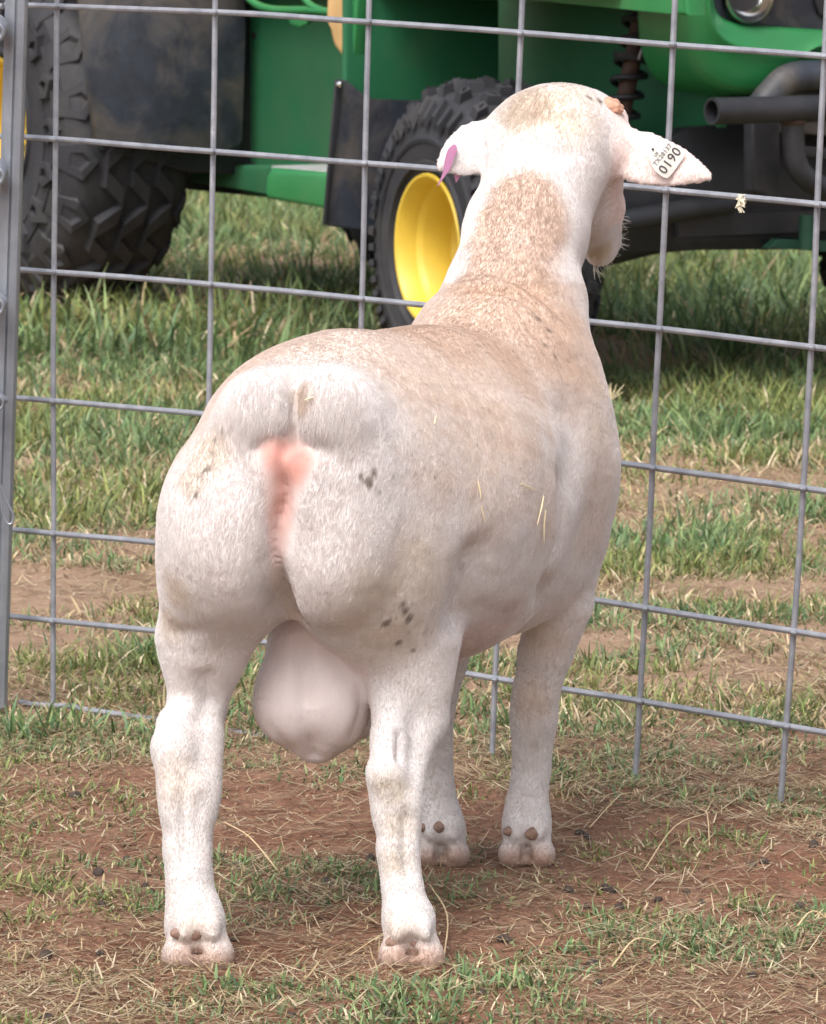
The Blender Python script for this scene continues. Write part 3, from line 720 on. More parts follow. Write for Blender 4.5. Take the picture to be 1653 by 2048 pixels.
# ---- grid
VX = .0032; lo = np.array([-.27, 3.78, -.02]); hi = np.array([.34, 4.70, .80]); dims = np.ceil((hi-lo)/VX).astype(int)
D3 = np.full(dims, .5, np.float32)
for pr in PR:
    m = pr[2]*1.6+.03; b0_, b1_ = bounds(pr, m); i0 = np.maximum(0, np.floor((b0_-lo)/VX).astype(int)); i1 = np.minimum(dims, np.ceil((b1_-lo)/VX).astype(int)+1)
    gx_, gy_, gz_ = [lo[k]+VX*np.arange(i0[k], i1[k]) for k in range(3)]
    X = np.stack(np.meshgrid(gx_, gy_, gz_, indexing='ij'), -1); sl_ = tuple(slice(i0[k], i1[k]) for k in range(3))
    D3[sl_] = comb(D3[sl_], pd_(pr, X), pr[2], pr[3])
# ---- surface nets
S = D3 < 0
cells = np.zeros(tuple(dims-1), np.int8)
for a in (0, 1):
    for b in (0, 1):
        for c in (0, 1): cells += S[a:dims[0]-1+a, b:dims[1]-1+b, c:dims[2]-1+c]
act = np.argwhere((cells > 0) & (cells < 8)); idx = np.full(tuple(dims-1), -1, np.int32); idx[tuple(act.T)] = np.arange(len(act))
acc = np.zeros((len(act), 3)); cnt = np.zeros(len(act))
corners = [(a, b, c) for a in (0, 1) for b in (0, 1) for c in (0, 1)]
for i, p in enumerate(corners):
    for q in corners[i+1:]:
        if sum(abs(p[k]-q[k]) for k in range(3)) != 1: continue
        dp = D3[tuple((act+p).T)]; dq = D3[tuple((act+q).T)]; mk = (dp < 0) != (dq < 0)
        t = np.where(mk, dp/(dp-dq+1e-12), 0); pt = np.array(p)+t[:, None]*(np.array(q)-np.array(p))
        acc[mk] += pt[mk]; cnt[mk] += 1
RV = lo + VX*(act + acc/cnt[:, None])
quads = []
for ax_ in range(3):
    s0 = [slice(0, dims[k]) for k in range(3)]; s1 = list(s0); s0[ax_] = slice(0, dims[ax_]-1); s1[ax_] = slice(1, dims[ax_])
    A_, B_ = S[tuple(s0)], S[tuple(s1)]; ed = np.argwhere(A_ != B_); u, v = [(1, 2), (2, 0), (0, 1)][ax_]
    ed = ed[(ed[:, u] > 0) & (ed[:, v] > 0) & (ed[:, u] < dims[u]-1) & (ed[:, v] < dims[v]-1)]
    eu = np.eye(3, dtype=int)[u]; ev = np.eye(3, dtype=int)[v]
    q = np.stack([idx[tuple((ed-eu-ev).T)], idx[tuple((ed-ev).T)], idx[tuple(ed.T)], idx[tuple((ed-eu).T)]], 1)
    inside = A_[tuple(ed.T)]; q[~inside] = q[~inside][:, ::-1]; quads.append(q)
RF = np.concatenate(quads); RF = RF[(RF >= 0).all(1)]
def vnormals(V, F):
    n = np.cross(V[F[:, 2]]-V[F[:, 0]], V[F[:, 3]]-V[F[:, 1]]); out = np.zeros_like(V)
    for k in range(4): np.add.at(out, F[:, k], n)
    return out/(np.linalg.norm(out, axis=1)[:, None]+1e-12)
def lap(V, F, it, lam=.5):
    e = np.concatenate([F[:, [0, 1]], F[:, [1, 2]], F[:, [2, 3]], F[:, [3, 0]]]); 
    for _ in range(it):
        s = np.zeros_like(V); c = np.zeros(len(V)); np.add.at(s, e[:, 0], V[e[:, 1]]); np.add.at(c, e[:, 0], 1); np.add.at(s, e[:, 1], V[e[:, 0]]); np.add.at(c, e[:, 1], 1)
        V = V + lam*(s/c[:, None]-V)
    return V
RV = lap(RV, RF, 3); NV = vnormals(RV, RF)
def near(H):
    return np.array([RV[np.argmin(((RV-h)**2).sum(1))] for h in H])
for h, wd, dp, tp in GRV:
    h = near(h); d, pa = polypar(RV, h); e = np.clip(np.minimum(pa, 1-pa)*4, 0, 1); e = e*e*(3-2*e) if tp else 1.
    RV = RV - NV*(dp*e*np.exp(-(d/wd)**2))[:, None]
RV = lap(RV, RF, 1); NV = vnormals(RV, RF)
# gentle muscle and skin unevenness
def n3(X, s, seed):
    return (vnoise(X[:, 0]+X[:, 2]*.71, X[:, 1]-X[:, 2]*.53+X[:, 0]*.3, s, seed)+vnoise(X[:, 2]+X[:, 1]*.37, X[:, 0]-X[:, 1]*.61, s, seed+5))/2
RV = RV + NV*((n3(RV, 22, 31)-.5)*.0045 + (n3(RV, 75, 37)-.5)*.0014)[:, None]
RV[:, 2] = np.maximum(RV[:, 2], -.006)
NV = vnormals(RV, RF)
# ---- coat colour: white, tan dust on back and neck, bare pink skin, dung specks, by place on the body; tail crease and hoof clefts carry painted shade
def blob(pts, rad, soft=.5):
    h = near(hits(pts)); d = np.full(len(RV), 9.)
    for p, r in zip(h, rad if isinstance(rad, (list, tuple)) else [rad]*len(h)): d = np.minimum(d, np.sqrt(((RV-p)**2).sum(1))/r)
    return np.clip((1+soft-d)/(2*soft), 0, 1)
def sm(x): return x*x*(3-2*x)
fine = n3(RV, 240, 3); mid = n3(RV, 45, 11); big = n3(RV, 14, 19); vf = n3(RV, 420, 23)
white = np.array([.735, .69, .675]); tan = np.array([.60, .445, .345]); cream = np.array([.70, .58, .45]); pink = np.array([.60, .29, .235]); mauve = np.array([.73, .635, .62])
col = np.tile(white, (len(RV), 1))
def over(mask, c, amt=1.):
    global col
    m = np.clip(mask*amt, 0, 1)[:, None]; col = col*(1-m)+np.array(c)*m
# top of the back: up-facing and off the rump
topm = sm(np.clip((NV[:, 2]-.05)/.7+(mid-.5)*.7, 0, 1))*np.clip((RV[:, 2]-.30)/.10, 0, 1)*(RV[:, 2] < .56)*np.clip((RV[:, 1]-3.90)/.05, 0, 1)
over(topm, tan, .52)
over(sm(blob([(900, 830), (960, 900), (985, 980), (1030, 900), (1100, 1000), (880, 920)], [.055, .05, .045, .05, .04, .04], .6))*(.4+.6*mid), (.62, .48, .38), .5)
over(sm(blob([(1190, 800), (1200, 880), (1205, 960), (1190, 1040)], .035, .7))*(.6+.5*mid), (.62, .49, .39), .45)
over(sm(blob([(1050, 395), (1000, 430), (985, 470), (1045, 470), (1000, 500), (1025, 540), (970, 560), (1080, 440)], [.036, .026, .03, .040, .036, .044, .034, .034], .35)+(mid-.5)*.5).clip(0, 1), (.52, .365, .275), .80)
over(sm(blob([(1000, 620), (1060, 640), (950, 640), (1110, 700), (1000, 700), (1100, 620), (880, 670)], .05, .7)), (.55, .38, .28), .6)
over(sm(blob([(1080, 200), (1130, 190), (1060, 225), (1140, 230)], .032, .6))*(.5+mid), (.68, .55, .40), .45)
over(sm(blob([(420, 900), (385, 960), (345, 1180), (338, 1240)], [.02, .015, .018, .016], .7)), (.60, .50, .40), .6)
over(sm(blob([(790, 1180), (810, 1250), (760, 1190), (850, 1180), (830, 1130)], .034, .8))*(.4+mid), (.69, .60, .49), .5)
over(sm(blob([(590, 775), (592, 800)], .010, .7)), (.56, .43, .33), .7)
LATE = 1
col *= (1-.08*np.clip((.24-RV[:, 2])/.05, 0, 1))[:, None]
# speckled grit in the dusty areas
dust = np.clip((white[2]-col[:, 2])*2.6, 0, 1); over(dust*np.clip((vf-.56)*6, 0, 1), (.26, .165, .12) , .45); over(dust*np.clip((.42-fine)*6, 0, 1), (.68, .53, .42), .45)
_c0 = col.copy()
over(sm(blob([(538, 908), (555, 905), (575, 915), (592, 900), (606, 910), (566, 930), (580, 945)], [.010, .012, .015, .012, .009, .013, .012], .6)), pink)
def to_photo(X):
    q = X-a3(CAM); d = q[:, 1]*CT-q[:, 2]*ST; return np.stack([CX+FPX*q[:, 0]/d, CY-FPX*(q[:, 1]*ST+q[:, 2]*CT)/d, np.zeros(len(X))], 1)*(3.9/FPX)
RP = to_photo(RV)
def stripe(pts, r0_, r1_, soft=.5):
    pp = np.array([(x, y, 0) for x, y in pts])*(3.9/FPX); d, pa = polypar(RP, pp); d = d+np.clip(RV[:, 1]-3.97, 0, 1); return sm(np.clip((1+soft-d/(r0_+(r1_-r0_)*pa))/(2*soft), 0, 1))
over(stripe([(566, 915), (566, 960), (563, 1010), (559, 1060), (556, 1110), (555, 1160)], .0160, .0012, .75)*(.75+.4*mid), (.62, .33, .28), .88)
over(stripe([(592, 790), (589, 830), (587, 885)], .0020, .0034, .8), (.20, .13, .10), .9)  # crease between the dock lobes darkened in the colour, as its shade
over(stripe([(605, 1280), (612, 1400), (626, 1510)], .0030, .0030, .9), (.54, .43, .42), .6)
over(stripe([(555, 1140), (562, 1180), (580, 1215), (598, 1238)], .0035, .003, .8), (.52, .37, .31), .6)
over(stripe([(566, 930), (564, 985)], .003, .002, .6), (.70, .40, .34), .6)
over(sm(blob([(576, 905), (582, 899), (570, 903), (590, 892)], .0032, .5)), (.36, .12, .12), .8)
pinkm = np.clip(np.abs(col-_c0).sum(1)*2.2, 0, 1)
over(sm(blob([(568, 1180), (585, 1215), (600, 1235)], .006, .8)), (.52, .36, .30), .5)
scm = sm(blob([(x, y) for x in (560, 600, 640, 680) for y in (1330, 1390, 1450)]+[(604, 1285), (620, 1500)], .030, .5)); over(scm, mauve, .9)
over(sm(blob([(960, 1270), (1000, 1250), (950, 1300)], .03, .6)), (.60, .47, .45), .6)
over(sm(blob([(790, 1580), (772, 1570), (800, 1650), (790, 1720)], [.014, .012, .014, .014], .8))*(.3+1.0*fine), (.50, .42, .33), .7)
over(sm(blob([(385, 1850), (790, 1860), (350, 1560)], .02, .8)), (.66, .55, .46), .5)
over(sm(blob([(1085, 1290), (1060, 1400)], .02, .8))*mid, (.66, .50, .38), .7)
over(sm(blob([(1190, 510), (1210, 500)], .012, .6)), (.60, .50, .34), .7)
for p in ((372, 1900, 0), (424, 1912, 0), (800, 1905, 0), (850, 1912, 0), (1028, 1715, 0), (1080, 1715, 0), (862, 1715, 0), (905, 1712, 0)):
    over(sm(blob([(p[0], p[1]+12)], .011, .9)), (.50, .32, .27), .55)
over(sm(blob([(395, 1895), (824, 1905), (1054, 1712), (884, 1712), (395, 1915), (824, 1920)], .006, .8)), (.36, .24, .20), .6)  # shade between the claws painted into the colour
over(np.clip((.012-RV[:, 2])/.006, 0, 1)*.9, (.40, .31, .25), .6)
# feet dusted with red dirt near the ground
over(np.clip((.030-RV[:, 2])/.03, 0, 1)*(.4+.8*mid), (.42, .26, .19), .7)
earm = np.clip((RV[:, 0]-.19)/.01, 0, 1)*(RV[:, 2] > .60) + np.clip((.03-RV[:, 0])/.01, 0, 1)*(RV[:, 2] > .60)*(RV[:, 1] > 4.41)*(RV[:, 2] < .72)*(RV[:, 0] < .078)
over(earm, (.80, .66, .62), .75)
spots = [(737, 962, .0055), (742, 968, .0035), (722, 952, .004), (748, 945, .004), (760, 985, .0025), (775, 1248, .0050), (783, 1240, .003), (800, 1286, .0045), (828, 1302, .003), (812, 1220, .0045), (822, 1235, .005), (808, 1208, .0035), (826, 1208, .002), (833, 1252, .002),
 (378, 1152, .0028), (352, 1135, .0026), (350, 1148, .002), (418, 935, .004), (430, 880, .003), (393, 990, .0035), (410, 940, .003), (870, 955, .0025), (957, 890, .0025), (1118, 1055, .0012), (655, 1185, .0022), (705, 1190, .0018), (445, 860, .003), (1078, 635, .005), (1100, 660, .004), (1090, 690, .003), (1110, 710, .003), (720, 1065, .002), (740, 1250, .002), (1195, 470, .001), (1200, 200, .005), (1180, 195, .004), (755, 1195, .0018), (870, 1225, .0018), (425, 905, .0025), (340, 1290, .002)]
rr = random.Random(5)
for _ in range(60): spots.append((rr.gauss(780, 45), rr.gauss(960, 45), rr.uniform(.0008, .0018)))
for _ in range(50): spots.append((rr.gauss(820, 35), rr.gauss(1220, 40), rr.uniform(.0008, .002)))
for _ in range(70): spots.append((rr.uniform(640, 1150), rr.uniform(700, 900), rr.uniform(.0008, .0016)))
for _ in range(30): spots.append((rr.gauss(400, 22), rr.gauss(930, 50), rr.uniform(.001, .002)))
dark = np.zeros(len(RV))
for x, y, r in spots:
    h = hit(x, y)
    if h is None: continue
    d = np.sqrt(((RV-h)**2).sum(1)); dark = np.maximum(dark, np.clip((.85*r+.0004-d)/(.0012), 0, 1)*(.9 if r > .0022 else .55))
over(dark, (.19, .14, .11), .85)
cs_ = lap(col.copy(), RF, 6); pw = np.clip(lap(pinkm.copy()[:, None], RF, 3)*1.5, 0, 1); col = np.clip(col*(1-pw)+cs_*pw, 0, 1)
# hide material
n = N('sheep hide'); c = n.attr('col'); f = n.noise(700, 3, .6); v = n.mapping((420, 420, 90)); g = n.noise(1, 3, .6, vec=v)
c = n.mix(.22, c, n.mix(f, (.30, .30, .30), (.70, .70, .70)), 'OVERLAY'); c = n.mix(.18, c, n.mix(g, (.30, .30, .30), (.70, .70, .70)), 'OVERLAY')
n.bump(g, .35, .0012); m = n.done(c, .8, 0, .2); n.b.inputs['Subsurface Weight'].default_value = .12; n.b.inputs['Subsurface Radius'].default_value = (.012, .005, .003); n.b.inputs['Subsurface Scale'].default_value = 1
M['hide'] = m
h0 = G(607, 1935)
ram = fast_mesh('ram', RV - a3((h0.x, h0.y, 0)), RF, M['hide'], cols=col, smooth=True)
ram.location = (h0.x, h0.y, 0); RL = ram.location.copy()
tag(ram, 'white and tan ram seen from behind with a numbered ear tag, standing on red dirt', 'sheep')
# ---- short coat: strands combed backwards and down
tri = np.concatenate([RF[:, [0, 1, 2]], RF[:, [0, 2, 3]]]); ar = np.linalg.norm(np.cross(RV[tri[:, 1]]-RV[tri[:, 0]], RV[tri[:, 2]]-RV[tri[:, 0]]), axis=1)/2
NH = 340000
vis = NV[tri].mean(1); cen = RV[tri].mean(1); todir = a3(CAM)-cen; todir /= np.linalg.norm(todir, axis=1)[:, None]
wgt = ar*np.where((vis*todir).sum(1) > -.25, 1., .15)
pick = rng.choice(len(tri), NH, p=wgt/wgt.sum()); r1, r2 = rng.random(NH), rng.random(NH); sq = np.sqrt(r1)
bc = np.stack([1-sq, sq*(1-r2), sq*r2], 1)
def interp(A): return (A[tri[pick]]*bc[:, :, None]).sum(1)
root = interp(RV); nn = interp(NV); nn /= np.linalg.norm(nn, axis=1)[:, None]; hc = interp(col); 
comb_ = np.tile(a3((-math.sin(BY)*.55, -math.cos(BY)*.55, -1.)), (NH, 1))
jit = rng.normal(0, .16, (NH, 3)); tdir = comb_+jit; tdir -= nn*(tdir*nn).sum(1)[:, None]; tdir /= np.linalg.norm(tdir, axis=1)[:, None]+1e-9
z = root[:, 2]
ln = np.where(z > .27, .0047, .0028)
for q, rd, l in (((533, 818), .045, .010), ((652, 826), .048, .010), ((590, 850), .03, .007), ((1050, 205), .035, .011), ((1205, 495), .02, .008)):
    h = hit(*q)
    if h is not None:
        d = np.sqrt(((root-h)**2).sum(1)); ln = np.maximum(ln, l*np.exp(-(d/rd)**4))
def dist_to(pts): return polydist(root, near(hits(pts)))
dp_ = dist_to([(560, 905), (595, 910), (566, 960), (560, 1050), (556, 1135)]); ln = np.minimum(ln, .0012+np.clip((dp_-.008)/.03, 0, 1)*.02)
bare = (scm[tri[pick]]*bc).sum(1); pk = (pinkm[tri[pick]]*bc).sum(1)
ears_ = ((root[:, 0] > .19) | (root[:, 0] < .07)) & (z > .60); ln = np.where(ears_, .0028, ln)
ln = ln*(1-.93*np.clip(np.maximum(bare*.78, pk*1.4), 0, 1)); ln = ln*rng.uniform(.55, 1.2, NH); lift = np.where(ln > .009, .42, .30)[:, None]
pts3 = np.stack([root - nn*.0006, root + (tdir*.55+nn*lift)*ln[:, None]*.5, root + (tdir*1.0+nn*lift*.75)*ln[:, None]], 1)
cv = bpy.data.hair_curves.new('coat'); cv.add_curves([3]*NH)
cv.attributes['position'].data.foreach_set('vector', (pts3 - a3((RL.x, RL.y, 0))).astype(np.float32).ravel())
rad = cv.attributes.get('radius') or cv.attributes.new('radius', 'FLOAT', 'POINT')
rad.data.foreach_set('value', np.tile(np.array([.00020, .00015, .00004], np.float32), NH))
ca = cv.attributes.new('hcol', 'FLOAT_COLOR', 'CURVE'); hc = np.clip(hc*rng.uniform(.94, 1.06, NH)[:, None], 0, .9); ca.data.foreach_set('color', np.concatenate([hc, np.ones((NH, 1))], 1).astype(np.float32).ravel())
n = N('sheep coat'); m = n.done(n.attr('hcol'), .75, 0, .15)
tr = n.node('ShaderNodeBsdfTranslucent'); n.link(n.attr('hcol'), tr.inputs[0]); ms = n.node('ShaderNodeMixShader'); ms.inputs[0].default_value = .35
n.link(n.b.outputs[0], ms.inputs[1]); n.link(tr.outputs[0], ms.inputs[2]); n.link(ms.outputs[0], n.t.nodes['Material Output'].inputs[0])
cv.materials.append(m); co = bpy.data.objects.new('coat', cv); C.objects.link(co); co.parent = ram; co['kind'] = 'stuff'
# whiskers on the muzzle
bm = bmesh.new(); rw = random.Random(9)
for k in range(70):
    x, y = rw.choice([(1236, 455), (1240, 480), (1230, 500), (1215, 522), (1195, 530), (1240, 440)]); a = P(x+rw.uniform(-8, 2), y+rw.uniform(-14, 10), 4.585)
    ang = rw.uniform(-.2, 1.1) if x > 1225 else rw.uniform(.6, 1.7); l = rw.uniform(.006, .015); b = a + Vector((math.cos(ang)*l, rw.uniform(-.3, .3)*l, -math.sin(ang)*l))
    tube(bm, [a-RL, (a+b)/2-RL+Vector((0, 0, rw.uniform(-.001, .001))), b-RL], [.00022, .00018, .00008], 4)
bm_obj('whiskers', bm, simple('whisker', (.7, .66, .6), .1, 50, .5), ram)['kind'] = 'stuff'
# horn scur
hs = P(1222, 214, 4.475)-RL; bm = bmesh.new(); bmesh.ops.create_icosphere(bm, subdivisions=4, radius=1)
for v in bm.verts:
    p = v.co.copy(); nz = 1+.16*mnoise.noise(p*2.2)+.06*mnoise.noise(p*6); q_ = Vector((p.x*.0125, p.y*.011, p.z*.0095))*nz; q_.z += -.15*q_.x; v.co = hs+q_
bm_obj('horn_stub', bm, simple('horn', (.55, .30, .20), .2, 120, .45, bump=.4), ram)
M['dewclaw'] = simple('dewclaw horn', (.27, .165, .125), .35, 150, .6, bump=.4)
# dew claws
for (x, y, s) in ((355, 1868, .8), (388, 1866, 1.1), (788, 1887, .9), (832, 1885, .9), (1018, 1664, .7), (1066, 1668, 1.), (878, 1657, .9), (846, 1657, .6)):
    h = hit(x, y)
    if h is None: continue
    h = h+a3((0, .0018, 0))
    bm = bmesh.new(); bmesh.ops.create_icosphere(bm, subdivisions=3, radius=1)
    for v in bm.verts:
        p = v.co; v.co = Vector(h)-RL + Vector((p.x*.0085*s*(1-.45*max(0, p.z)), p.y*.0055, p.z*.0070*s))*(1+.1*mnoise.noise(p*3)) + Vector((0, .002, 0))
    bm_obj('dewclaw', bm, M['dewclaw'], ram)
# ---- ear tags
def surf(px, py, lift): h = hit(px, py); return Vector(h) if h is not None else None
def tagplate(name, pts, D, m, par, th=.0013, tilt=(0, 0)):
    cxp = sum(p[0] for p in pts)/len(pts); cyp = sum(p[1] for p in pts)/len(pts)
    bm = bmesh.new(); poly = [P(x, y, D + (x-cxp)*tilt[0] + (y-cyp)*tilt[1])-RL for x, y in pts]
    prism(bm, poly, Vector((0, th, 0)), .0004); return bm_obj(name, bm, m, par, angle=40)
def rounded(pts, n=4): return [(p.x, p.y) for p in bez([Vector((x, y, 0)) for x, y in pts]+[Vector((*pts[0], 0))], n)][:-1]
Dt = min(hits([(1305, 295), (1325, 320), (1335, 345), (1355, 320), (1340, 300), (1310, 325)])[:, 1])-.0045
M['tagw'] = simple('white tag plastic', (.80, .80, .76), .03, 60, .35, dirt=(.62, .52, .34), dirt_amt=.4)
out = [(1300, 284), (1312, 283), (1324, 288), (1336, 284), (1348, 286), (1360, 294), (1369, 301), (1371, 308), (1362, 323), (1350, 340), (1338, 354), (1332, 356), (1318, 347), (1306, 334), (1303, 320), (1297, 308), (1294, 296)]
t1 = tagplate('ear_tag', rounded(out, 3), Dt, M['tagw'], ram); t1['label'] = 'white numbered ear tag on the right ear'
tagplate('ear_tag_back', [(1283, 350), (1290, 366), (1297, 369), (1325, 360), (1318, 345)], Dt+.014, simple('tag back', (.62, .57, .47), .08, 60, .5), ram)
bm = bmesh.new(); c0 = P(1306.5, 298, Dt-.0006)-RL; tube(bm, [c0, c0-Vector((0, .0008, 0))], .0012, 12); bm_obj('tag_stud', bm, M['black'], t1)
M['ink'] = simple('dark ink', (.06, .055, .06), .1, 50, .6)
M['ink2'] = simple('faded ink', (.22, .2, .2), .1, 50, .6)
def text(s, px, py, size, rot, m, stretch=1.):
    cu = bpy.data.curves.new('lettering', 'FONT'); cu.body = s; cu.size = size; cu.align_x = 'CENTER'; cu.align_y = 'CENTER'; cu.extrude = .0001; cu.offset = .0001; cu.space_character = 1.1
    o = bpy.data.objects.new('lettering', cu); C.objects.link(o); o.parent = t1; cu.materials.append(m)
    o.location = P(px, py, Dt-.0005)-RL; o.rotation_euler = Matrix.Rotation(math.pi/2, 3, 'X').to_euler(); o.rotation_euler = (Matrix.Rotation(-rot, 3, 'Y') @ Matrix.Rotation(math.pi/2, 3, 'X')).to_euler(); o.scale = (stretch, 1, 1)
text('0190', 1341, 321, .0130, math.radians(54), M['ink'])
text('TX28137', 1326, 309, .0062, math.radians(52), M['ink2'])
text('US', 1313, 308, .0042, math.radians(52), M['ink2'])
hh = hit(905, 320); Dl = (hh[1] if hh is not None else 4.42)-.006
M['pink'] = simple('purple tag plastic', (.40, .17, .30), .1, 60, .4)
tl = tagplate('ear_tag', rounded([(908, 288), (914, 292), (914, 305), (907, 318), (902, 336), (890, 352), (878, 370), (876, 369), (886, 346), (890, 320), (897, 298)], 3), Dl, M['pink'], ram, .006); tl['label'] = 'purple ear tag seen edge-on on the left ear'
tagplate('ear_tag_back', [(908, 348), (912, 366), (917, 360), (924, 346)], Dl+.016, M['pink'], ram)
# ---- straw bits lying on the coat
M['strawbit'] = simple('straw bit', (.78, .66, .42), .1, 100, .6)
SL = iter(['short curved straw piece high on the flank of the ram', 'straw piece on the fold behind the thigh, the upper one', 'straw piece on the fold behind the thigh, the lower one', 'nearly level straw piece on the ribs of the ram', 'slanting straw piece on the ribs, left of the upright one', 'upright long straw piece on the lower ribs of the ram', 'tiny straw piece beside the tail crease of the ram'])
for pts in (((869, 848), (871, 838), (874, 830)), ((957, 962), (960, 978), (963, 998)), ((963, 1012), (967, 1028), (971, 1044)), ((1043, 968), (1058, 974), (1074, 982)), ((1088, 992), (1084, 1015), (1075, 1050)), ((1092, 1020), (1089, 1050), (1089, 1086)), ((610, 800), (620, 796), (628, 794))):
    hs_ = [hit(x, y, off=.0045) for x, y in pts]; lab_ = next(SL)
    if any(q is None for q in hs_): continue
    bm = bmesh.new(); tube(bm, [Vector(q)-Vector(RL) for q in hs_], [.0006, .0008, .0003], 6)
    ob = bm_obj('straw_piece', bm, M['strawbit']); ob.location = RL
    tag(ob, lab_, 'straw', 'straw pieces stuck to the coat')

# ================================================================== GRASS, STRAW, CLODS, DROPPINGS
def blades(base, length, width, azim, lean, curl, cols, segs=3, flat=None):
    """ribbons: base (n,3), lean = start angle from vertical, curl = extra bend along the blade"""
    n_ = len(base); out = np.zeros((n_, 2*segs+1, 3)); p = base.copy(); ang = lean.copy()
    wd = np.stack([-np.sin(azim), np.cos(azim), np.zeros(n_)], 1); tw = rng.uniform(-.9, .9, n_)
    dirh = np.stack([np.cos(azim), np.sin(azim), np.zeros(n_)], 1)
    wd = wd*np.cos(tw)[:, None] + dirh*np.sin(tw)[:, None]
    for k in range(segs):
        w_ = width*(1-.75*(k/segs)**1.5)/2; out[:, 2*k] = p-wd*w_[:, None]; out[:, 2*k+1] = p+wd*w_[:, None]
        st = length/segs; p = p + dirh*(np.sin(ang)*st)[:, None]; p[:, 2] += np.cos(ang)*st; ang = ang+curl/segs
    out[:, 2*segs] = p
    V = out.reshape(-1, 3); off = np.arange(n_)*(2*segs+1); F = []
    for k in range(segs-1):
        a = off+2*k; F.append(np.stack([a, a+1, a+3], 1)); F.append(np.stack([a, a+3, a+2], 1))
    a = off+2*(segs-1); F.append(np.stack([a, a+1, a+2], 1)); F = np.concatenate(F)
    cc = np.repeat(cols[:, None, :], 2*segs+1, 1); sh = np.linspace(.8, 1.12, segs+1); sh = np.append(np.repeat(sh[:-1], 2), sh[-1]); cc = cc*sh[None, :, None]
    return V, F, np.clip(cc.reshape(-1, 3), 0, 1)
GREENS = np.array([[.155, .225, .080], [.19, .26, .095], [.13, .195, .09], [.23, .275, .12], [.26, .30, .115]])
DRY = np.array([[.52, .40, .23], [.62, .50, .32], [.44, .33, .19], [.68, .57, .40], [.40, .30, .17]])
TIRE = [tuple((VO+v3(0, 0, 0))[:2]), tuple((VO+v3(-1.88, 0, 0))[:2])]
def grassmap(X, Y):
    """0 bare dirt .. 1 full sward"""
    a = fbm(X, Y, 4.2, 41, 4); b = fbm(X, Y, 1.3, 51, 3)
    base = np.interp(Y, [3.4, 4.5, 4.8, 5.05, 5.8, 6.6, 8.0, 12], [.40, .40, .46, .60, .56, .56, .68, .74])
    nearf = 1/(1+np.exp((Y-5.1)*4)); g = (a-.5)*2.6*(1-.45*nearf) + (fbm(X, Y, 15, 61, 3)-.5)*2.6*nearf + (b-.5)*1.0*(1-.4*nearf) + (base-.5)*2.0
    # bare strips seen in the photograph
    for (px, py, rx, ry) in ((170, 1175, .12, .10), (40, 1395, .06, .07), (620, 1880, .12, .08), (560, 1640, .13, .10), (1350, 1760, .14, .10), (1560, 2000, .12, .10), (1400, 1640, .2, .06), (150, 1990, .10, .06), (1240, 710, .2, .35), (950, 1640, .1, .1), (400, 620, .2, .2)):
        q = G(px, py); g = g - 1.0*np.exp(-(((X-q.x)/rx)**2+((Y-q.y)/ry)**2))
    for (px, py, rx, ry, s) in ((300, 720, .20, .30, 1.6), (150, 860, .25, .2, .6), (1450, 850, .3, .35, 1.2), (1430, 600, .5, .8, 2.0), (200, 1330, .2, .1, .6), (100, 1470, .12, .05, .9), (1300, 1130, .2, .2, .3), (650, 1790, .12, .05, .5), (1100, 1770, .12, .05, .6), (250, 1990, .12, .05, .5), (480, 1480, .1, .05, .5), (470, 420, .4, 1.5, .6)):
        q = G(px, py); g = g + s*np.exp(-(((X-q.x)/rx)**2+((Y-q.y)/ry)**2))
    return np.clip(.5+g*.8, 0, 1.35)
def field(name, x0, x1, y0, y1, ntuft, per, len_rng, wid_rng, spread, dryp, tall=1., segs=3, thresh=.35):
    X = rng.uniform(x0, x1, ntuft); Y = rng.uniform(y0, y1, ntuft); g = grassmap(X, Y)
    keep = rng.random(ntuft) < sm(np.clip((g-thresh*.3)/(1-thresh*.3), 0, 1))
    for hx, hy in HOOVES: keep &= ((X-hx)**2+((Y-hy)*.8)**2) > .042**2
    for i, (tx, ty) in enumerate(TIRE): 
        u = (X-tx)*VF.x+(Y-ty)*VF.y; v = (X-tx)*VN.x+(Y-ty)*VN.y; keep &= ~((abs(u) < .16) & (abs(v) < .14))
    X, Y, g = X[keep], Y[keep], g[keep]; nt_ = len(X); tdry = rng.random(nt_) < dryp*(1.35-g); thue = rng.random(nt_); tsz = rng.uniform(.6, 1.25, nt_)*(.65+.5*g+.9*np.clip(g-1, 0, 1))
    T = np.repeat(np.arange(nt_), per); n_ = len(T)
    bx = X[T]+rng.normal(0, spread, n_); by = Y[T]+rng.normal(0, spread, n_)
    base = np.stack([bx, by, gz(bx, by)-.002], 1)
    az = rng.uniform(0, 2*math.pi, n_); az = np.where(rng.random(n_) < .6, np.arctan2(by-Y[T], bx-X[T]), az)
    ln_ = rng.uniform(*len_rng, n_)*tsz[T]; wd_ = rng.uniform(*wid_rng, n_)*(.7+.5*tsz[T])
    dr = tdry[T] | (rng.random(n_) < dryp*.22)
    c = GREENS[rng.integers(0, len(GREENS), n_)]*(.75+.5*thue[T])[:, None]; blu = (fbm(bx, by, 3, 71, 2) > .5)
    c = np.where(blu[:, None], c*np.array([.90, 1.0, 1.08]), c*np.array([1.1, 1., .9])); c = np.where(dr[:, None], DRY[rng.integers(0, len(DRY), n_)], c)*rng.uniform(.6, 1.4, n_)[:, None]
    le = rng.uniform(.08, 1.15, n_)+np.where(dr, .35, 0); V, F, cc = blades(base, ln_, wd_, az, le, rng.uniform(.1, 1.5, n_), c, segs)
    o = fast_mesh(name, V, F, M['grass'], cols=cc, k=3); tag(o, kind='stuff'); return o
o = field('grass', -.62, .62, 3.45, 5.0, 24000, 4, (.005, .018), (.0013, .0028), .009, .36, thresh=.1)
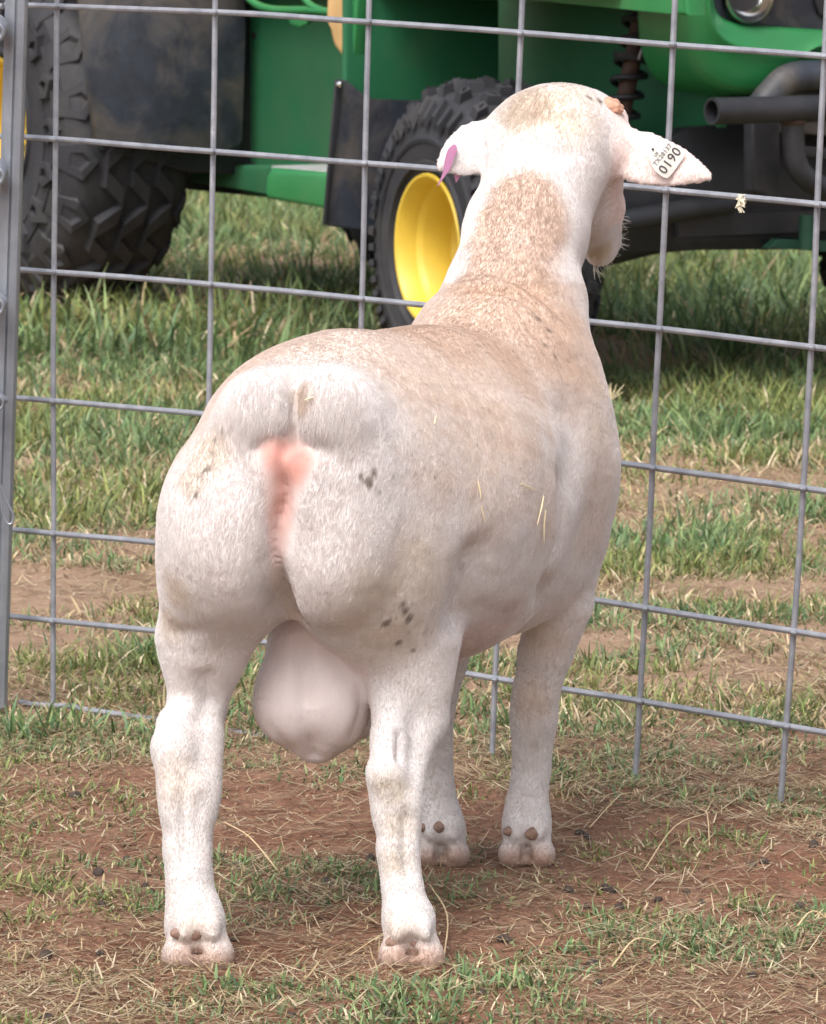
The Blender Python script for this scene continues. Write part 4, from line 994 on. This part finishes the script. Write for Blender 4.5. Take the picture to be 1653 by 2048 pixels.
tag(o, 'short sparse green grass tufts on the red dirt around the hooves', 'grass')
o = field('grass', -1.0, 1.0, 5.0, 6.7, 15000, 6, (.012, .036), (.0018, .0034), .012, .60, thresh=.1)
tag(o, 'mixed green and dry grass just beyond the wire panel', 'grass')
o = field('grass', -1.5, 1.5, 6.7, 9.2, 12000, 9, (.018, .048), (.0022, .0042), .022, .60, thresh=.3)
tag(o, 'thicker green grass in front of the parked vehicle', 'grass')
o = field('grass', -2.4, 2.4, 9.2, 18, 19000, 7, (.035, .10), (.0035, .007), .05, .42, thresh=.0, segs=3)
tag(o, 'tall green grass growing under and behind the vehicle', 'grass')
for x0, x1 in ((-1.7, -.62), (.62, 1.7)):
    o = field('grass', x0, x1, 3.3, 5.0, 12000, 4, (.006, .020), (.0016, .0032), .010, .36, thresh=.1); tag(o, 'short sparse grass on the dirt ' + ('left' if x0 < 0 else 'right') + ' of the trampled patch', 'grass')
    s_ = (-1 if x0 < 0 else 1); o = field('grass', *sorted((s_*.98, s_*2.3)), 5.0, 9.2, 15000, 5, (.018, .045), (.003, .006), .02, .55, thresh=.1); tag(o, 'mixed pasture grass beyond the fence, further ' + ('left' if x0 < 0 else 'right'), 'grass')
    o = field('grass', *sorted((s_*2.2, s_*5)), 9.2, 20, 12000, 5, (.03, .09), (.006, .011), .05, .45, thresh=0.); tag(o, 'pasture grass beyond the vehicle, further ' + ('left' if x0 < 0 else 'right'), 'grass')
# lying straw, dry stems
def straw(x0, x1, y0, y1, n_, lr, wr):
    X = rng.uniform(x0, x1, n_); Y = rng.uniform(y0, y1, n_)
    g = fbm(X, Y, 3.1, 91, 4); band = np.exp(-((Y-np.interp(X, [-.4, .4], [5.1, 4.62]))/.16)**2); keep = rng.random(n_) < np.clip((g-.36)*3+band*.6, .30, 1); X, Y = X[keep], Y[keep]; n_ = len(X)
    base = np.stack([X, Y, gz(X, Y)+rng.uniform(.0005, .006, n_)], 1); ln_ = lr[0]+(lr[1]-lr[0])*rng.random(n_)**2.2
    ci = rng.integers(0, len(DRY), n_); c = DRY[ci]*rng.uniform(.7, 1.15, n_)[:, None]; dk = rng.random(n_) < .25; c = np.where(dk[:, None], c*np.array([.5, .42, .42]), c)
    return blades(base, ln_, rng.uniform(*wr, n_), rng.uniform(0, 2*math.pi, n_), rng.uniform(1.30, 1.56, n_), rng.uniform(-.25, .22, n_), c, 4)
for args, lab in (((-1.7, -.62, 3.3, 5.1, 22000, (.006, .045), (.0012, .0026)), 'dry straw littering the dirt further left'), ((.62, 1.7, 3.3, 5.1, 22000, (.006, .045), (.0012, .0026)), 'dry straw littering the dirt further right'), ((-.62, .62, 3.45, 5.05, 78000, (.005, .045), (.0009, .0022)), 'dry straw and dead grass littering the trampled red dirt'), ((-1.0, 1.0, 5.0, 7.5, 62000, (.010, .05), (.0016, .0030)), 'dead grass thatch between the green blades beyond the fence'), ((-1.8, 1.8, 7.5, 12, 9000, (.02, .08), (.002, .004)), 'dead grass thatch under the vehicle')):
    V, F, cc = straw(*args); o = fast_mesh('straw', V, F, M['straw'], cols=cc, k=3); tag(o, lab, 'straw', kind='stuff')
# clods of dirt
def lump_mesh(nm, r, seed, sub=2, rough=.35):
    bm = bmesh.new(); bmesh.ops.create_icosphere(bm, subdivisions=sub, radius=1)
    for v in bm.verts: v.co = v.co*(1+rough*mnoise.noise(v.co*1.7+Vector((seed, 0, 0)))+.12*mnoise.noise(v.co*4+Vector((0, seed, 0))))*r
    me = bpy.data.meshes.new(nm); bm.to_mesh(me); bm.free(); me.shade_smooth(); return me
bm = bmesh.new(); bmesh.ops.create_icosphere(bm, subdivisions=1, radius=1); sv = np.array([v.co[:] for v in bm.verts]); sf = np.array([[v.index for v in f.verts] for f in bm.faces]); bm.free()
nc = 9000; X = rng.uniform(-.62, .62, nc); Y = rng.uniform(3.45, 5.4, nc); k_ = fbm(X, Y, 6, 77, 3) > .47; X, Y = X[k_], Y[k_]; nc = len(X)
rad_ = .0007+.0030*rng.random(nc)**5; V = sv[None]*(1+rng.normal(0, .18, (nc, len(sv), 1)))*rad_[:, None, None]*np.array([1, 1, .7]); V = V+np.stack([X, Y, gz(X, Y)+rad_*.2], 1)[:, None]
o = fast_mesh('dirt_clods', V.reshape(-1, 3), (sf[None]+(np.arange(nc)*len(sv))[:, None, None]).reshape(-1, 3), M['clod'], k=3, smooth=True); tag(o, 'crumbs of red dirt scattered over the trampled ground', 'dirt', kind='stuff')
# droppings
meshes = [lump_mesh('dropping', .0066, s, 2, .3) for s in (1, 5, 9, 14)]
for m_ in meshes: m_.materials.append(M['dropping'])
sp = [(1174, 1805), (1318, 1788), (1225, 1775), (1212, 1772), (1404, 1798), (1375, 1775), (1240, 1803), (1506, 1836-110), (1530, 1722), (1160, 1660), (1175, 1668), (1290, 1680), (1140, 1780), (1505, 1952), (1196, 1960), (1185, 1916), (745, 1762), (655, 1755), (742, 1712), (462, 1875), (428, 1620), (290, 1765), (305, 1772), (255, 1715), (203, 1805), (198, 1745), (200, 1895), (12, 1855), (90, 1905), (585, 2025), (780, 2030), (810, 2010), (95, 2035), (560, 1985), (640, 1990), (960, 1990), (1010, 1870), (1600, 1800), (1628, 1700), (1640, 1660), (70, 1660), (150, 1600), (1090, 1990), (940, 1500), (1015, 1478), (330, 1990), (1350, 1865), (1450, 1900)]
rd = random.Random(4)
MARKS = [((390, 1930), 'left hind hoof'), ((822, 1930), 'right hind hoof'), ((1054, 1726), 'right front hoof'), ((884, 1726), 'left front hoof'), ((1565, 1604), 'foot of the rightmost fence wire'), ((1275, 1550), 'foot of the second fence wire from the right'), ((1290, 1910), 'thick pale straw stub'), ((1350, 1670), 'long bent straw stalk'), ((500, 1690), 'golden stalk between the hind legs')]
used_ = {}
for i, (x, y) in enumerate(sp):
    q = G(x, y); o = bpy.data.objects.new('dropping', meshes[i % 4]); C.objects.link(o); s = rd.uniform(.6, 1.05)
    o.location = (q.x, q.y, float(gz(q.x, q.y))+.0005*s); o.rotation_euler = (rd.uniform(0, 3), rd.uniform(0, 3), rd.uniform(0, 6)); o.scale = (s, s*rd.uniform(.8, 1.2), s*.85)
    
    (mx, my), mn = min(MARKS, key=lambda m_: (m_[0][0]-x)**2+((m_[0][1]-y)*1.6)**2); dx, dy = x-mx, y-my; dist = math.hypot(dx, dy*1.6)
    side_ = ('left of' if dx < 0 else 'right of') if abs(dx) > abs(dy)*1.6 else ('nearer the viewer than' if dy > 0 else 'beyond')
    if 1: how = 'just ' if dist < 90 else 'a little ' if dist < 170 else 'well ' if dist < 290 else 'far '
    if y > 1975: lab = {585: 'roundish dropping at the bottom edge below the gap between the hind legs', 780: 'dropping at the bottom edge, lower of the pair below the right hind hoof', 810: 'dropping near the bottom edge, upper of the pair below the right hind hoof', 95: 'dropping in the bottom left corner of the dirt', 560: 'dropping between the hind hooves near the bottom edge, left of two', 640: 'dropping between the hind hooves near the bottom edge, right of two', 960: 'dropping below and right of the right hind hoof near the bottom edge', 1090: 'dropping at the bottom edge, rightmost of them', 330: 'dropping just below the left hind hoof'}[x]
    else: lab = ('small ' if s < .85 else 'large ' if s > 1.0 else '') + 'dark sheep dropping ' + how + side_ + ' the ' + mn
    used_[lab] = used_.get(lab, 0)+1
    if used_[lab] == 2: lab = lab.replace('dark sheep dropping', 'second dark dropping')
    if used_.get(lab, 0) > 2: lab = lab.replace('dark sheep dropping', 'third dark dropping')
    lab = ' '.join(lab.split()[:16]); tag(o, lab, 'dropping', 'sheep droppings on the dirt')
M['stalk'] = simple('old straw', (.60, .45, .26), .2, 100, .7)
# a few long straws that stand out
def stalk(pts, r, lab, lift=.004):
    q = [G(x, y) for x, y in pts]; q = [Vector((p.x, p.y, float(gz(p.x, p.y))+lift+(.01 if 0 < i < len(q)-1 else 0))) for i, p in enumerate(q)]
    bm = bmesh.new(); tube(bm, [p-q[0] for p in bez(q, 4)], r*.65, 6); o = bm_obj('straw_stalk', bm, M['stalk']); o.location = q[0]; tag(o, lab, 'straw stalk', 'long straw stalks on the dirt')
stalk([(450, 1640), (500, 1690), (555, 1740)], .0011, 'long golden straw stalk between the hind legs')
stalk([(1290, 1730), (1350, 1670), (1420, 1628)], .0010, 'bent straw stalk right of the front hoof')
stalk([(1225, 1935), (1270, 1905), (1318, 1893)], .0013, 'thick pale straw stub right of the hind hoof')
stalk([(1590, 1860), (1625, 1852), (1665, 1848)], .0012, 'pale straw stalk at the right edge of the dirt')
stalk([(1180, 1650), (1240, 1610), (1260, 1600)], .0009, 'thin straw stalk by the right front hoof')
stalk([(700, 1895), (780, 1868), (820, 1862)], .0008, 'dark thin stalk left of the right hind hoof')
stalk([(860, 1780), (895, 1850), (888, 1915)], .0011, 'curled yellow straw beside the right hind hoof')
stalk([(1400, 1620), (1415, 1650), (1420, 1690)], .0009, 'upright dry straw near the foot of the fence')
# dry seed head beside the shoulder
q = G(1205, 905); bm = bmesh.new(); rs_ = random.Random(2); tp = P(1222, 800, q.y)-q
tube(bm, [Vector((0, 0, 0)), tp*.5+Vector((.004, 0, 0)), tp], .0008, 5)
for k in range(9):
    e = tp+Vector((rs_.uniform(-.018, .024), rs_.uniform(-.01, .01), rs_.uniform(.012, .038))); tube(bm, [tp, (tp+e)/2, e], [.0007, .0009, .0004], 5)
o = bm_obj('seed_head', bm, M['strawbit']); o.location = q; tag(o, 'pale dry grass seed head standing beside the shoulder of the ram', 'grass stem')
